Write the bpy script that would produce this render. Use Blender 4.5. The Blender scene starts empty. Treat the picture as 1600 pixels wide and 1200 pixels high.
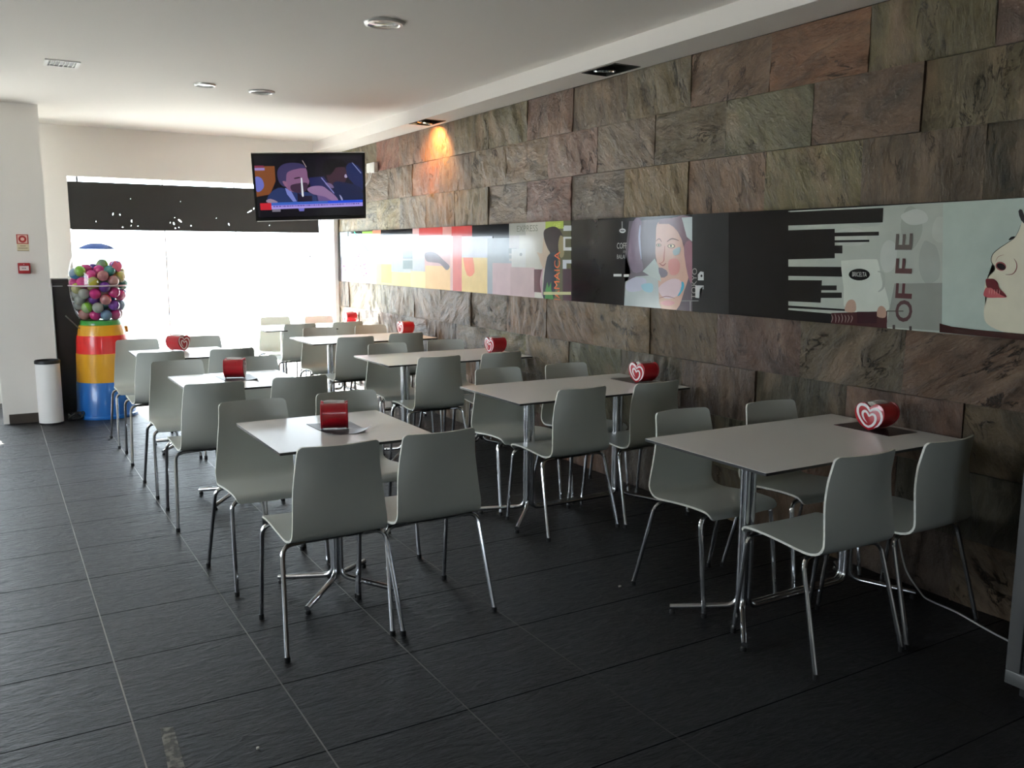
import bpy, bmesh, math, random
from mathutils import Vector, Matrix, noise

random.seed(7)
SC = bpy.context.scene
COL = SC.collection
PI = math.pi

# ------------------------------------------------------------------ camera
H = 1.5403
CA = Vector((0.8601713, -0.50998801, 0.00419055))
CB = Vector((0.07215961, 0.1298338, 0.98890655))
CC = Vector((0.50487456, 0.85032665, -0.14847985))
FPX = 1368.3
cam_d = bpy.data.cameras.new('camera')
cam = bpy.data.objects.new('camera', cam_d)
COL.objects.link(cam)
m = Matrix((CA, CB, -CC)).transposed().to_4x4()
m.translation = Vector((0, 0, H))
cam.matrix_world = m
cam_d.sensor_width = 36
cam_d.lens = FPX * 36 / 1600
cam_d.clip_start = 0.05
cam_d.clip_end = 200
SC.camera = cam

# ------------------------------------------------------------------ exposure, world, daylight
SC.view_settings.view_transform = 'Standard'
SC.view_settings.look = 'None'
SC.view_settings.gamma = 1
SC.view_settings.use_curve_mapping = False
SC.view_settings.exposure = 0.36
SC.cycles.use_denoising = True
SC.cycles.max_bounces = 10
SC.cycles.diffuse_bounces = 6
SC.cycles.transparent_max_bounces = 12
SC.cycles.sample_clamp_indirect = 8
SC.cycles.caustics_reflective = False
SC.cycles.caustics_refractive = False
SC.cycles.blur_glossy = 1.0
world = bpy.data.worlds.new('daylight')
SC.world = world
world.use_nodes = True
bg = world.node_tree.nodes['Background']
bg.inputs[0].default_value = (0.80, 0.90, 1.0, 1)
bg.inputs[1].default_value = 11.0
sd = bpy.data.lights.new('sun', 'SUN'); sd.energy = 110; sd.angle = 0.01; sd.color = (1.0, 0.95, 0.86)
sun = bpy.data.objects.new('sun', sd); COL.objects.link(sun)
sun.rotation_euler = Vector((0.12, -0.95, -0.95)).to_track_quat('-Z', 'Y').to_euler()

def portal(x0, x1, z0, z1, y):
    d = bpy.data.lights.new('window_portal', 'AREA')
    d.shape = 'RECTANGLE'; d.size = x1 - x0; d.size_y = z1 - z0
    d.cycles.is_portal = True
    o = bpy.data.objects.new('window_portal', d); COL.objects.link(o)
    o.location = ((x0 + x1) / 2, y, (z0 + z1) / 2)
    o.rotation_euler = (-PI / 2, 0, 0)          # faces -y, into the room
    return o

# ------------------------------------------------------------------ pixel -> plane helpers (for reading positions off the photo)
def ray(px, py):
    return CC + CA * ((px - 800) / FPX) + CB * ((600 - py) / FPX)
def at_x(px, py, X):
    d = ray(px, py); t = X / d.x; return Vector((X, d.y * t, H + d.z * t))
def at_y(px, py, Y):
    d = ray(px, py); t = Y / d.y; return Vector((d.x * t, Y, H + d.z * t))
def at_z(px, py, Z):
    d = ray(px, py); t = (Z - H) / d.z; return Vector((d.x * t, d.y * t, Z))

# ------------------------------------------------------------------ materials
def srgb(r, g, b):
    f = lambda c: (c / 255 / 12.92) if c / 255 <= 0.04045 else ((c / 255 + 0.055) / 1.055) ** 2.4
    return (f(r), f(g), f(b), 1)
MATS = {}
def mat(name, col, rough=0.5, metal=0.0, bump=0, bscale=200, coat=0, spec=0.5, var=0.0, vscale=8, trans=0):
    if name in MATS: return MATS[name]
    m = bpy.data.materials.new(name); m.use_nodes = True
    nt = m.node_tree; b = nt.nodes['Principled BSDF']
    b.inputs['Base Color'].default_value = col
    b.inputs['Roughness'].default_value = rough
    b.inputs['Metallic'].default_value = metal
    b.inputs['Specular IOR Level'].default_value = spec
    b.inputs['Coat Weight'].default_value = coat
    b.inputs['Coat Roughness'].default_value = 0.05
    tc = nt.nodes.new('ShaderNodeTexCoord')
    if var:
        n = nt.nodes.new('ShaderNodeTexNoise'); n.inputs['Scale'].default_value = vscale; n.inputs['Detail'].default_value = 5
        nt.links.new(tc.outputs['Object'], n.inputs['Vector'])
        mr = nt.nodes.new('ShaderNodeMapRange')
        mr.inputs[1].default_value = 0.3; mr.inputs[2].default_value = 0.7
        mr.inputs[3].default_value = 1 - var; mr.inputs[4].default_value = 1 + var
        nt.links.new(n.outputs[0], mr.inputs[0])
        mx = nt.nodes.new('ShaderNodeVectorMath'); mx.operation = 'SCALE'
        mx.inputs[0].default_value = col[:3]
        nt.links.new(mr.outputs[0], mx.inputs['Scale'])
        nt.links.new(mx.outputs[0], b.inputs['Base Color'])
    if bump:
        n = nt.nodes.new('ShaderNodeTexNoise'); n.inputs['Scale'].default_value = bscale; n.inputs['Detail'].default_value = 4
        nt.links.new(tc.outputs['Object'], n.inputs['Vector'])
        bp = nt.nodes.new('ShaderNodeBump'); bp.inputs['Strength'].default_value = bump; bp.inputs['Distance'].default_value = 0.002
        nt.links.new(n.outputs[0], bp.inputs['Height']); nt.links.new(bp.outputs[0], b.inputs['Normal'])
    MATS[name] = m
    return m

def attr_mat(name, rough=0.4, emit=0.0, coat=0.0, var=0.0, vscale=6, spec=0.5):
    if name in MATS: return MATS[name]
    m = bpy.data.materials.new(name); m.use_nodes = True
    nt = m.node_tree; b = nt.nodes['Principled BSDF']
    a = nt.nodes.new('ShaderNodeAttribute'); a.attribute_name = 'tint'
    out = a.outputs['Color']
    if var:
        tc = nt.nodes.new('ShaderNodeTexCoord')
        n = nt.nodes.new('ShaderNodeTexNoise'); n.inputs['Scale'].default_value = vscale; n.inputs['Detail'].default_value = 6
        nt.links.new(tc.outputs['Object'], n.inputs['Vector'])
        mr = nt.nodes.new('ShaderNodeMapRange')
        mr.inputs[1].default_value = 0.3; mr.inputs[2].default_value = 0.7
        mr.inputs[3].default_value = 1 - var; mr.inputs[4].default_value = 1 + var
        nt.links.new(n.outputs[0], mr.inputs[0])
        mx = nt.nodes.new('ShaderNodeVectorMath'); mx.operation = 'SCALE'
        nt.links.new(out, mx.inputs[0]); nt.links.new(mr.outputs[0], mx.inputs['Scale'])
        out = mx.outputs[0]
    if emit:
        nt.links.new(out, b.inputs['Emission Color']); b.inputs['Emission Strength'].default_value = emit
        b.inputs['Base Color'].default_value = (0.01, 0.01, 0.012, 1)
    else:
        nt.links.new(out, b.inputs['Base Color'])
    b.inputs['Roughness'].default_value = rough
    b.inputs['Coat Weight'].default_value = coat
    b.inputs['Coat Roughness'].default_value = 0.04
    b.inputs['Specular IOR Level'].default_value = spec
    MATS[name] = m
    return m

def glass_mat(name, tint=(1, 1, 1, 1), refl=1.0):
    if name in MATS: return MATS[name]
    m = bpy.data.materials.new(name); m.use_nodes = True
    nt = m.node_tree; nt.nodes.clear()
    o = nt.nodes.new('ShaderNodeOutputMaterial')
    t = nt.nodes.new('ShaderNodeBsdfTransparent'); t.inputs[0].default_value = tint
    g = nt.nodes.new('ShaderNodeBsdfGlossy'); g.inputs['Roughness'].default_value = 0.02
    f = nt.nodes.new('ShaderNodeLayerWeight'); f.inputs[0].default_value = 0.5
    pw = nt.nodes.new('ShaderNodeMath'); pw.operation = 'POWER'; pw.inputs[1].default_value = 5
    mu = nt.nodes.new('ShaderNodeMath'); mu.operation = 'MULTIPLY_ADD'; mu.inputs[1].default_value = 0.96 * refl; mu.inputs[2].default_value = 0.04 * refl
    mu.use_clamp = True
    mx = nt.nodes.new('ShaderNodeMixShader')
    nt.links.new(f.outputs['Facing'], pw.inputs[0]); nt.links.new(pw.outputs[0], mu.inputs[0]); nt.links.new(mu.outputs[0], mx.inputs[0])
    nt.links.new(t.outputs[0], mx.inputs[1]); nt.links.new(g.outputs[0], mx.inputs[2]); nt.links.new(mx.outputs[0], o.inputs[0])
    MATS[name] = m
    return m

def emit_mat(name, col, s):
    if name in MATS: return MATS[name]
    m = bpy.data.materials.new(name); m.use_nodes = True
    b = m.node_tree.nodes['Principled BSDF']
    b.inputs['Base Color'].default_value = col
    b.inputs['Emission Color'].default_value = col
    b.inputs['Emission Strength'].default_value = s
    MATS[name] = m
    return m

# floor: dark riven slate tiles with pale long joints and dark cross joints
def floor_material():
    m = bpy.data.materials.new('slate_floor'); m.use_nodes = True
    nt = m.node_tree; N = nt.nodes; L = nt.links; b = N['Principled BSDF']
    tc = N.new('ShaderNodeTexCoord'); sx = N.new('ShaderNodeSeparateXYZ'); L.new(tc.outputs['Object'], sx.inputs[0])
    def math_(op, a, bb=None, c=None):
        n = N.new('ShaderNodeMath'); n.operation = op
        for i, v in enumerate((a, bb, c)):
            if v is None: continue
            if isinstance(v, (int, float)): n.inputs[i].default_value = v
            else: L.new(v, n.inputs[i])
        return n.outputs[0]
    PX, PY = 0.4985, 0.4925
    ux = math_('DIVIDE', math_('SUBTRACT', sx.outputs[0], 0.302 - 20 * PX), PX)
    uy = math_('DIVIDE', math_('SUBTRACT', sx.outputs[1], 2.962 - 20 * PY), PY)
    def dist(u, p):
        fr = math_('FRACT', u)
        return math_('MULTIPLY', math_('MINIMUM', fr, math_('SUBTRACT', 1.0, fr)), p)
    dx, dy = dist(ux, PX), dist(uy, PY)
    gx = math_('LESS_THAN', dx, 0.0026); gy = math_('LESS_THAN', dy, 0.0030)
    cell = N.new('ShaderNodeCombineXYZ'); L.new(math_('FLOOR', ux), cell.inputs[0]); L.new(math_('FLOOR', uy), cell.inputs[1])
    wn = N.new('ShaderNodeTexWhiteNoise'); wn.noise_dimensions = '3D'; L.new(cell.outputs[0], wn.inputs[0])
    # riven relief: wavy streaks along x, offset per tile
    mp = N.new('ShaderNodeMapping'); mp.inputs['Scale'].default_value = (1.0, 3.0, 1.0)
    off = N.new('ShaderNodeVectorMath'); off.operation = 'MULTIPLY_ADD'; off.inputs[1].default_value = (13, 17, 5)
    L.new(wn.outputs[1], off.inputs[0]); L.new(tc.outputs['Object'], off.inputs[2]); L.new(off.outputs[0], mp.inputs[0])
    n1 = N.new('ShaderNodeTexNoise'); n1.inputs['Scale'].default_value = 5.5; n1.inputs['Detail'].default_value = 8; n1.inputs['Roughness'].default_value = 0.62; n1.inputs['Distortion'].default_value = 1.1
    L.new(mp.outputs[0], n1.inputs[0])
    n2 = N.new('ShaderNodeTexNoise'); n2.inputs['Scale'].default_value = 26; n2.inputs['Detail'].default_value = 6; n2.inputs['Roughness'].default_value = 0.7
    L.new(mp.outputs[0], n2.inputs[0])
    # terraces: riven layers
    st = math_('DIVIDE', math_('FLOOR', math_('MULTIPLY', n1.outputs[0], 16.0)), 16.0)
    hh = math_('ADD', math_('MULTIPLY', n1.outputs[0], 0.7), math_('MULTIPLY', st, 0.55))
    hh = math_('ADD', hh, math_('MULTIPLY', n2.outputs[0], 0.42))
    joint = math_('MAXIMUM', gx, gy)
    hh = math_('ADD', math_('MULTIPLY', hh, math_('SUBTRACT', 1.0, joint)), math_('MULTIPLY', joint, 0.2))
    bp = N.new('ShaderNodeBump'); bp.inputs['Strength'].default_value = 1.0; bp.inputs['Distance'].default_value = 0.024
    L.new(hh, bp.inputs['Height']); L.new(bp.outputs[0], b.inputs['Normal'])
    # colour
    base = N.new('ShaderNodeMix'); base.data_type = 'RGBA'
    base.inputs[6].default_value = (0.009, 0.009, 0.0095, 1); base.inputs[7].default_value = (0.015, 0.015, 0.016, 1)
    L.new(math_('ADD', math_('MULTIPLY', wn.outputs[0], 0.5), math_('MULTIPLY', n1.outputs[0], 0.5)), base.inputs[0])
    m1 = N.new('ShaderNodeMix'); m1.data_type = 'RGBA'; m1.inputs[7].default_value = (0.012, 0.012, 0.013, 1)
    L.new(gy, m1.inputs[0]); L.new(base.outputs[2], m1.inputs[6])
    # the pale joints fade out towards the wall, with breaks
    n3 = N.new('ShaderNodeTexNoise'); n3.inputs['Scale'].default_value = 1.6; L.new(tc.outputs['Object'], n3.inputs[0])
    fade = N.new('ShaderNodeMapRange'); L.new(sx.outputs[0], fade.inputs[0])
    fade.inputs[1].default_value = 0.2; fade.inputs[2].default_value = 2.6; fade.inputs[3].default_value = 1.0; fade.inputs[4].default_value = 0.0
    br = N.new('ShaderNodeMapRange'); L.new(n3.outputs[0], br.inputs[0]); br.inputs[1].default_value = 0.35; br.inputs[2].default_value = 0.55
    br.inputs[3].default_value = 0.35; br.inputs[4].default_value = 1.0
    gm = math_('MULTIPLY', math_('MULTIPLY', gx, fade.outputs[0]), br.outputs[0])
    m2 = N.new('ShaderNodeMix'); m2.data_type = 'RGBA'; m2.inputs[7].default_value = (0.28, 0.27, 0.25, 1)
    L.new(gm, m2.inputs[0]); L.new(m1.outputs[2], m2.inputs[6]); L.new(m2.outputs[2], b.inputs['Base Color'])
    ro = N.new('ShaderNodeMapRange'); L.new(n2.outputs[0], ro.inputs[0]); ro.inputs[1].default_value = 0.3; ro.inputs[2].default_value = 0.7
    ro.inputs[3].default_value = 0.30; ro.inputs[4].default_value = 0.46; L.new(math_('MAXIMUM', ro.outputs[0], gy), b.inputs['Roughness'])
    L.new(math_('MULTIPLY', math_('SUBTRACT', 1.0, gy), 0.20), b.inputs['Specular IOR Level'])
    return m

def stone_material():
    m = bpy.data.materials.new('riven_slate_cladding'); m.use_nodes = True
    nt = m.node_tree; N = nt.nodes; L = nt.links; b = N['Principled BSDF']
    a = N.new('ShaderNodeAttribute'); a.attribute_name = 'tint'
    s = N.new('ShaderNodeAttribute'); s.attribute_name = 'grain'      # x,y: stretched coordinates; z: stone id
    n1 = N.new('ShaderNodeTexNoise'); n1.inputs['Scale'].default_value = 5; n1.inputs['Detail'].default_value = 9; n1.inputs['Roughness'].default_value = 0.65; n1.inputs['Distortion'].default_value = 0.8
    L.new(s.outputs['Vector'], n1.inputs[0])
    n2 = N.new('ShaderNodeTexNoise'); n2.inputs['Scale'].default_value = 22; n2.inputs['Detail'].default_value = 7; n2.inputs['Roughness'].default_value = 0.7
    L.new(s.outputs['Vector'], n2.inputs[0])
    # second hue drifting over each stone
    hue = N.new('ShaderNodeMix'); hue.data_type = 'RGBA'; hue.blend_type = 'MIX'
    rmp = N.new('ShaderNodeValToRGB'); e = rmp.color_ramp.elements
    e[0].position = 0.28; e[0].color = (0.30, 0.31, 0.28, 1); e[1].position = 0.8; e[1].color = (1.45, 1.38, 1.28, 1)
    k = rmp.color_ramp.elements.new(0.5); k.color = (0.95, 0.95, 0.95, 1)
    L.new(n1.outputs[0], rmp.inputs[0])
    mul = N.new('ShaderNodeMix'); mul.data_type = 'RGBA'; mul.blend_type = 'MULTIPLY'; mul.inputs[0].default_value = 1
    L.new(a.outputs['Color'], mul.inputs[6]); L.new(rmp.outputs[0], mul.inputs[7])
    n3 = N.new('ShaderNodeTexNoise'); n3.inputs['Scale'].default_value = 2.4; n3.inputs['Detail'].default_value = 4
    L.new(s.outputs['Vector'], n3.inputs[0])
    r3 = N.new('ShaderNodeMapRange'); r3.inputs[1].default_value = 0.52; r3.inputs[2].default_value = 0.72; r3.inputs[4].default_value = 0.45; L.new(n3.outputs[0], r3.inputs[0])
    L.new(r3.outputs[0], hue.inputs[0]); L.new(mul.outputs[2], hue.inputs[6]); hue.inputs[7].default_value = (0.30, 0.20, 0.13, 1)
    # thin dark cracks
    v = N.new('ShaderNodeTexVoronoi'); v.feature = 'DISTANCE_TO_EDGE'; v.inputs['Scale'].default_value = 1.9
    wob = N.new('ShaderNodeVectorMath'); wob.operation = 'MULTIPLY_ADD'; wob.inputs[1].default_value = (0.9, 0.9, 0.0)
    L.new(n1.outputs[1], wob.inputs[0]); L.new(s.outputs['Vector'], wob.inputs[2]); L.new(wob.outputs[0], v.inputs['Vector'])
    cr = N.new('ShaderNodeMapRange'); cr.inputs[1].default_value = 0.0; cr.inputs[2].default_value = 0.022; cr.inputs[3].default_value = 0.12; cr.inputs[4].default_value = 1.0
    n5 = N.new('ShaderNodeTexNoise'); n5.inputs['Scale'].default_value = 3.0; n5.inputs['Detail'].default_value = 2; L.new(s.outputs['Vector'], n5.inputs[0])
    mk = N.new('ShaderNodeMapRange'); mk.inputs[1].default_value = 0.42; mk.inputs[2].default_value = 0.58; mk.inputs[3].default_value = 0.06; mk.inputs[4].default_value = 0.0; L.new(n5.outputs[0], mk.inputs[0])
    sm = N.new('ShaderNodeMath'); sm.operation = 'ADD'; L.new(v.outputs['Distance'], sm.inputs[0]); L.new(mk.outputs[0], sm.inputs[1]); L.new(sm.outputs[0], cr.inputs[0])
    c2 = N.new('ShaderNodeVectorMath'); c2.operation = 'SCALE'; L.new(hue.outputs[2], c2.inputs[0]); L.new(cr.outputs[0], c2.inputs['Scale'])
    L.new(c2.outputs[0], b.inputs['Base Color'])
    ad = N.new('ShaderNodeMath'); ad.operation = 'MULTIPLY_ADD'; ad.inputs[1].default_value = 0.6; L.new(n2.outputs[0], ad.inputs[0]); L.new(n1.outputs[0], ad.inputs[2])
    ad2 = N.new('ShaderNodeMath'); ad2.operation = 'MULTIPLY_ADD'; ad2.inputs[1].default_value = 0.4; L.new(cr.outputs[0], ad2.inputs[0]); L.new(ad.outputs[0], ad2.inputs[2])
    bp = N.new('ShaderNodeBump'); bp.inputs['Strength'].default_value = 1.0; bp.inputs['Distance'].default_value = 0.024
    L.new(ad2.outputs[0], bp.inputs['Height']); L.new(bp.outputs[0], b.inputs['Normal'])
    b.inputs['Roughness'].default_value = 0.42
    b.inputs['Specular IOR Level'].default_value = 0.5
    return m

# ------------------------------------------------------------------ mesh helpers
class MB:
    def __init__(s): s.v = []; s.f = []; s.m = []; s.c = []
    def add(s, vs, fs, mi=0, col=None):
        o = len(s.v); s.v += [tuple(x) for x in vs]
        for f in fs: s.f.append([i + o for i in f]); s.m.append(mi); s.c.append(col)
    def box(s, x0, x1, y0, y1, z0, z1, mi=0, col=None):
        v = [(x, y, z) for z in (z0, z1) for y in (y0, y1) for x in (x0, x1)]
        s.add(v, [(0, 2, 3, 1), (4, 5, 7, 6), (0, 1, 5, 4), (2, 6, 7, 3), (0, 4, 6, 2), (1, 3, 7, 5)], mi, col)
    def tube(s, pts, r, n=10, mi=0, cap=True):
        pts = [Vector(p) for p in pts]; rings = []; up = None
        for i, p in enumerate(pts):
            t = (pts[min(i + 1, len(pts) - 1)] - pts[max(i - 1, 0)]).normalized()
            if up is None:
                up = t.orthogonal().normalized()
            up = (up - t * up.dot(t)).normalized(); w = t.cross(up)
            rr = r[i] if isinstance(r, (list, tuple)) else r
            rings.append([p + (up * math.cos(2 * PI * k / n) + w * math.sin(2 * PI * k / n)) * rr for k in range(n)])
        vs = [q for R in rings for q in R]; fs = []
        for i in range(len(pts) - 1):
            for k in range(n):
                a = i * n + k; b2 = i * n + (k + 1) % n
                fs.append((a, b2, b2 + n, a + n))
        if cap: fs.append(tuple(range(n))[::-1]); fs.append(tuple((len(pts) - 1) * n + k for k in range(n)))
        s.add(vs, fs, mi)
    def lathe(s, prof, n=32, mi=0, cx=0, cy=0, cap=True):
        vs = [(cx + r * math.cos(2 * PI * k / n), cy + r * math.sin(2 * PI * k / n), z) for r, z in prof for k in range(n)]
        fs = []
        for i in range(len(prof) - 1):
            for k in range(n):
                a = i * n + k; b2 = i * n + (k + 1) % n
                fs.append((a, b2, b2 + n, a + n))
        if cap:
            fs.append(tuple(range(n))[::-1]); fs.append(tuple((len(prof) - 1) * n + k for k in range(n)))
        s.add(vs, fs, mi)
    def prism(s, poly, z0, z1, axes=(0, 1, 2), mi=0, col=None):
        # poly in the plane of axes[0], axes[1]; extruded along axes[2]
        n = len(poly); vs = []
        for z in (z0, z1):
            for a, b2 in poly:
                v = [0, 0, 0]; v[axes[0]] = a; v[axes[1]] = b2; v[axes[2]] = z; vs.append(v)
        s.add(vs, [tuple(range(n))[::-1], tuple(range(n, 2 * n))] + [(i, (i + 1) % n, (i + 1) % n + n, i + n) for i in range(n)], mi, col)
    def build(s, name, mats, parent=None, smooth=True, angle=35, fixn=True):
        me = bpy.data.meshes.new(name); me.from_pydata(s.v, [], s.f)
        if not isinstance(mats, (list, tuple)): mats = [mats]
        for mm in mats: me.materials.append(mm)
        me.polygons.foreach_set('material_index', s.m)
        if any(c is not None for c in s.c):
            at = me.color_attributes.new('tint', 'FLOAT_COLOR', 'CORNER'); i = 0
            for p in me.polygons:
                c = s.c[p.index] or (0.5, 0.5, 0.5, 1)
                for li in p.loop_indices: at.data[li].color = c
        if fixn:
            bm = bmesh.new(); bm.from_mesh(me); bmesh.ops.recalc_face_normals(bm, faces=bm.faces); bm.to_mesh(me); bm.free()
        if smooth:
            me.polygons.foreach_set('use_smooth', [True] * len(me.polygons))
            me.set_sharp_from_angle(angle=math.radians(angle))
        me.update()
        o = bpy.data.objects.new(name, me); COL.objects.link(o)
        if parent is not None: o.parent = parent
        return o

def bevel(o, w=0.003, seg=2, ang=40):
    me = o.data; bm = bmesh.new(); bm.from_mesh(me)
    es = [e for e in bm.edges if len(e.link_faces) == 2 and e.calc_face_angle(0) > math.radians(ang)]
    bmesh.ops.bevel(bm, geom=es, offset=w, segments=seg, profile=0.5, affect='EDGES', clamp_overlap=True)
    bm.to_mesh(me); bm.free()
    me.polygons.foreach_set('use_smooth', [True] * len(me.polygons)); me.set_sharp_from_angle(angle=math.radians(35)); me.update()
    return o

def empty(name, loc=(0, 0, 0), rz=0):
    o = bpy.data.objects.new(name, None); COL.objects.link(o)
    o.location = loc; o.rotation_euler = (0, 0, rz); o.empty_display_size = 0.1
    return o
def tag(o, label=None, cat=None, group=None, kind=None):
    if label: o['label'] = label
    if cat: o['category'] = cat
    if group: o['group'] = group
    if kind: o['kind'] = kind
    return o
def structure(o): o['kind'] = 'structure'; return o
def dup(root):
    def rec(o, par):
        c = o.copy(); COL.objects.link(c)
        if par is not None: c.parent = par
        for ch in list(o.children): rec(ch, c)
        return c
    return rec(root, None)
def fillet(pts, r, n=5):
    pts = [Vector(p) for p in pts]; out = [pts[0]]
    for i in range(1, len(pts) - 1):
        a, b2, c = pts[i - 1], pts[i], pts[i + 1]
        da, dc = (a - b2), (c - b2); rr = min(r, da.length * 0.48, dc.length * 0.48)
        p0 = b2 + da.normalized() * rr; p1 = b2 + dc.normalized() * rr
        for k in range(n + 1):
            t = k / n; out.append(p0 * (1 - t) ** 2 + b2 * 2 * t * (1 - t) + p1 * t * t)
    out.append(pts[-1]); return out
def spline(pts, n=6, closed=False):
    P = [Vector(p) if len(p) == 3 else Vector((p[0], p[1], 0)) for p in pts]; out = []; L = len(P)
    rng = range(L) if closed else range(L - 1)
    for i in rng:
        if closed: p0, p1, p2, p3 = P[(i - 1) % L], P[i], P[(i + 1) % L], P[(i + 2) % L]
        else: p0, p1, p2, p3 = P[max(i - 1, 0)], P[i], P[i + 1], P[min(i + 2, L - 1)]
        for k in range(n):
            t = k / n
            out.append(0.5 * ((2 * p1) + (-p0 + p2) * t + (2 * p0 - 5 * p1 + 4 * p2 - p3) * t * t + (-p0 + 3 * p1 - 3 * p2 + p3) * t ** 3))
    if not closed: out.append(P[-1])
    return out
def text_polys(txt, size, font_w=1.0, bold=0.0):
    # outlines of a word as triangles in its own xy plane, centred
    cu = bpy.data.curves.new('word', 'FONT'); cu.body = txt; cu.size = size; cu.align_x = 'CENTER'; cu.align_y = 'CENTER'
    cu.resolution_u = 3; cu.offset = bold * size
    o = bpy.data.objects.new('word', cu); COL.objects.link(o)
    dg = bpy.context.evaluated_depsgraph_get(); me = bpy.data.meshes.new_from_object(o.evaluated_get(dg))
    vs = [(v.co.x * font_w, v.co.y) for v in me.vertices]; fs = [tuple(p.vertices) for p in me.polygons]
    bpy.data.objects.remove(o); bpy.data.curves.remove(cu); bpy.data.meshes.remove(me)
    return vs, fs

# ------------------------------------------------------------------ shared materials
M_WHITE = mat('white_plaster', (0.80, 0.775, 0.73, 1), 0.85, bump=0.15, bscale=90)
M_CEIL = mat('ceiling_paint', (0.80, 0.77, 0.73, 1), 0.9)
M_SHELL = mat('pale_grey_lacquered_plywood', (0.60, 0.63, 0.58, 1), 0.36, coat=0.15, bump=0.12, bscale=420)
M_EDGE = mat('plywood_edge', (0.74, 0.74, 0.66, 1), 0.5, var=0.12, vscale=60)
M_CHROME = mat('chrome_tube', (0.72, 0.73, 0.75, 1), 0.12, metal=1.0)
M_BLACKP = mat('black_plastic', (0.012, 0.012, 0.012, 1), 0.45)
M_TOP = mat('white_laminate', (0.86, 0.845, 0.80, 1), 0.26, bump=0.06, bscale=500)
M_TEDGE = mat('black_laminate_core', (0.02, 0.018, 0.016, 1), 0.5)
M_RED = mat('red_gloss_plastic', (0.42, 0.008, 0.018, 1), 0.28, coat=0.4)
M_LOGO = mat('white_print', (0.85, 0.80, 0.80, 1), 0.4)
M_NAPKIN = mat('paper_napkin', (0.80, 0.78, 0.72, 1), 0.9)
M_FLOOR = floor_material()
M_STONE = stone_material()
M_JOINT = mat('dark_joint', (0.02, 0.018, 0.015, 1), 0.9)
M_SILVER = mat('brushed_metal', (0.55, 0.56, 0.57, 1), 0.3, metal=1)
M_GLASS = glass_mat('clear_window_glass', (0.97, 0.985, 0.98, 1))
M_DOME = glass_mat('clear_acrylic', (0.95, 0.96, 0.96, 1), 1.3)

W = 3.62          # stone wall plane
YF = 10.2         # far wall plane
XL, YB = -4.2, -4.5   # rest of the room, left of and behind the viewer
ZC = 2.80         # main ceiling
ZS = 2.686        # soffit underside
XS = 3.35         # soffit edge
TT = 0.753        # table-top height

# ------------------------------------------------------------------ room shell
b = MB(); b.box(XL, W + 0.1, YB, YF + 0.12, -0.12, 0); structure(b.build('floor', M_FLOOR, smooth=False))
b = MB(); b.box(XL, W + 0.1, YB, YF + 0.12, ZC, ZC + 0.1); structure(b.build('ceiling', M_CEIL, smooth=False))
# lowered band of ceiling along the stone wall, with two square cut-outs for the recessed spots
SPOTS = [(3.475, 4.65), (3.46, 7.33), (3.475, 2.0)]
b = MB(); hx, hy = 0.10, 0.175
b.box(XS, XS + 0.002, YB, YF, ZS, ZC)                       # fascia
ys = [YB]
for sx_, sy_ in sorted(SPOTS, key=lambda q: q[1]): ys += [sy_ - hy, sy_ + hy]
ys.append(YF)
for i in range(0, len(ys), 2): b.box(XS + 0.002, W, ys[i], ys[i + 1], ZS, ZS + 0.012)
for sx_, sy_ in SPOTS:
    b.box(XS + 0.002, sx_ - hx, sy_ - hy, sy_ + hy, ZS, ZS + 0.012); b.box(sx_ + hx, W, sy_ - hy, sy_ + hy, ZS, ZS + 0.012)
structure(b.build('trim_1', M_CEIL, smooth=False))

# far wall with a wide opening to the floor and a second glazed opening beyond the pillar
OX0, OX1, OZ = 0.757, 3.56, 2.297
LX0, LX1 = -1.8, -0.28
b = MB()
b.box(0.30, OX0, YF, YF + 0.12, 0, ZC); b.box(OX0, OX1, YF, YF + 0.12, OZ, ZC); b.box(OX1, W + 0.1, YF, YF + 0.12, 0, ZC)
b.box(LX1, 0.30, YF, YF + 0.12, 0, ZC); b.box(LX0, LX1, YF, YF + 0.12, 2.3, ZC); b.box(XL, LX0, YF, YF + 0.12, 0, ZC)
structure(b.build('wall_far', M_WHITE, smooth=False))
# pillar
b = MB(); b.box(0.02, 0.472, 8.93, 9.45, 0, ZC)
structure(b.build('wall_pillar', M_WHITE, smooth=False))
b = MB(); b.box(0.065, 0.478, 8.922, 8.932, 0, 0.085); structure(b.build('baseboard_pillar', mat('brown_skirting', (0.05, 0.04, 0.032, 1), 0.5), smooth=False))
# walls the photo does not show: left and behind the viewer, each with an added opening
b = MB(); WY0, WY1, WZ0, WZ1 = 3.5, 6.2, 0.9, 2.55  # unseen opening added here, placed and sized to light ceiling and tabletops
b.box(XL - 0.1, XL, YB, WY0, 0, ZC); b.box(XL - 0.1, XL, WY1, YF, 0, ZC)
b.box(XL - 0.1, XL, WY0, WY1, 0, WZ0); b.box(XL - 0.1, XL, WY0, WY1, WZ1, ZC)
structure(b.build('wall_left', M_WHITE, smooth=False))
BX0, BX1, BZ0, BZ1 = -2.0, -1.1, 1.1, 2.0  # small unseen opening added to light the chair backs
b = MB(); b.box(XL, BX0, YB - 0.1, YB, 0, ZC); b.box(BX1, W + 0.1, YB - 0.1, YB, 0, ZC); b.box(BX0, BX1, YB - 0.1, YB, 0, BZ0); b.box(BX0, BX1, YB - 0.1, YB, BZ1, ZC)
structure(b.build('wall_back', M_WHITE, smooth=False))
pb = portal(BX0, BX1, BZ0, BZ1, YB - 0.12); pb.rotation_euler = (PI / 2, 0, 0)

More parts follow.
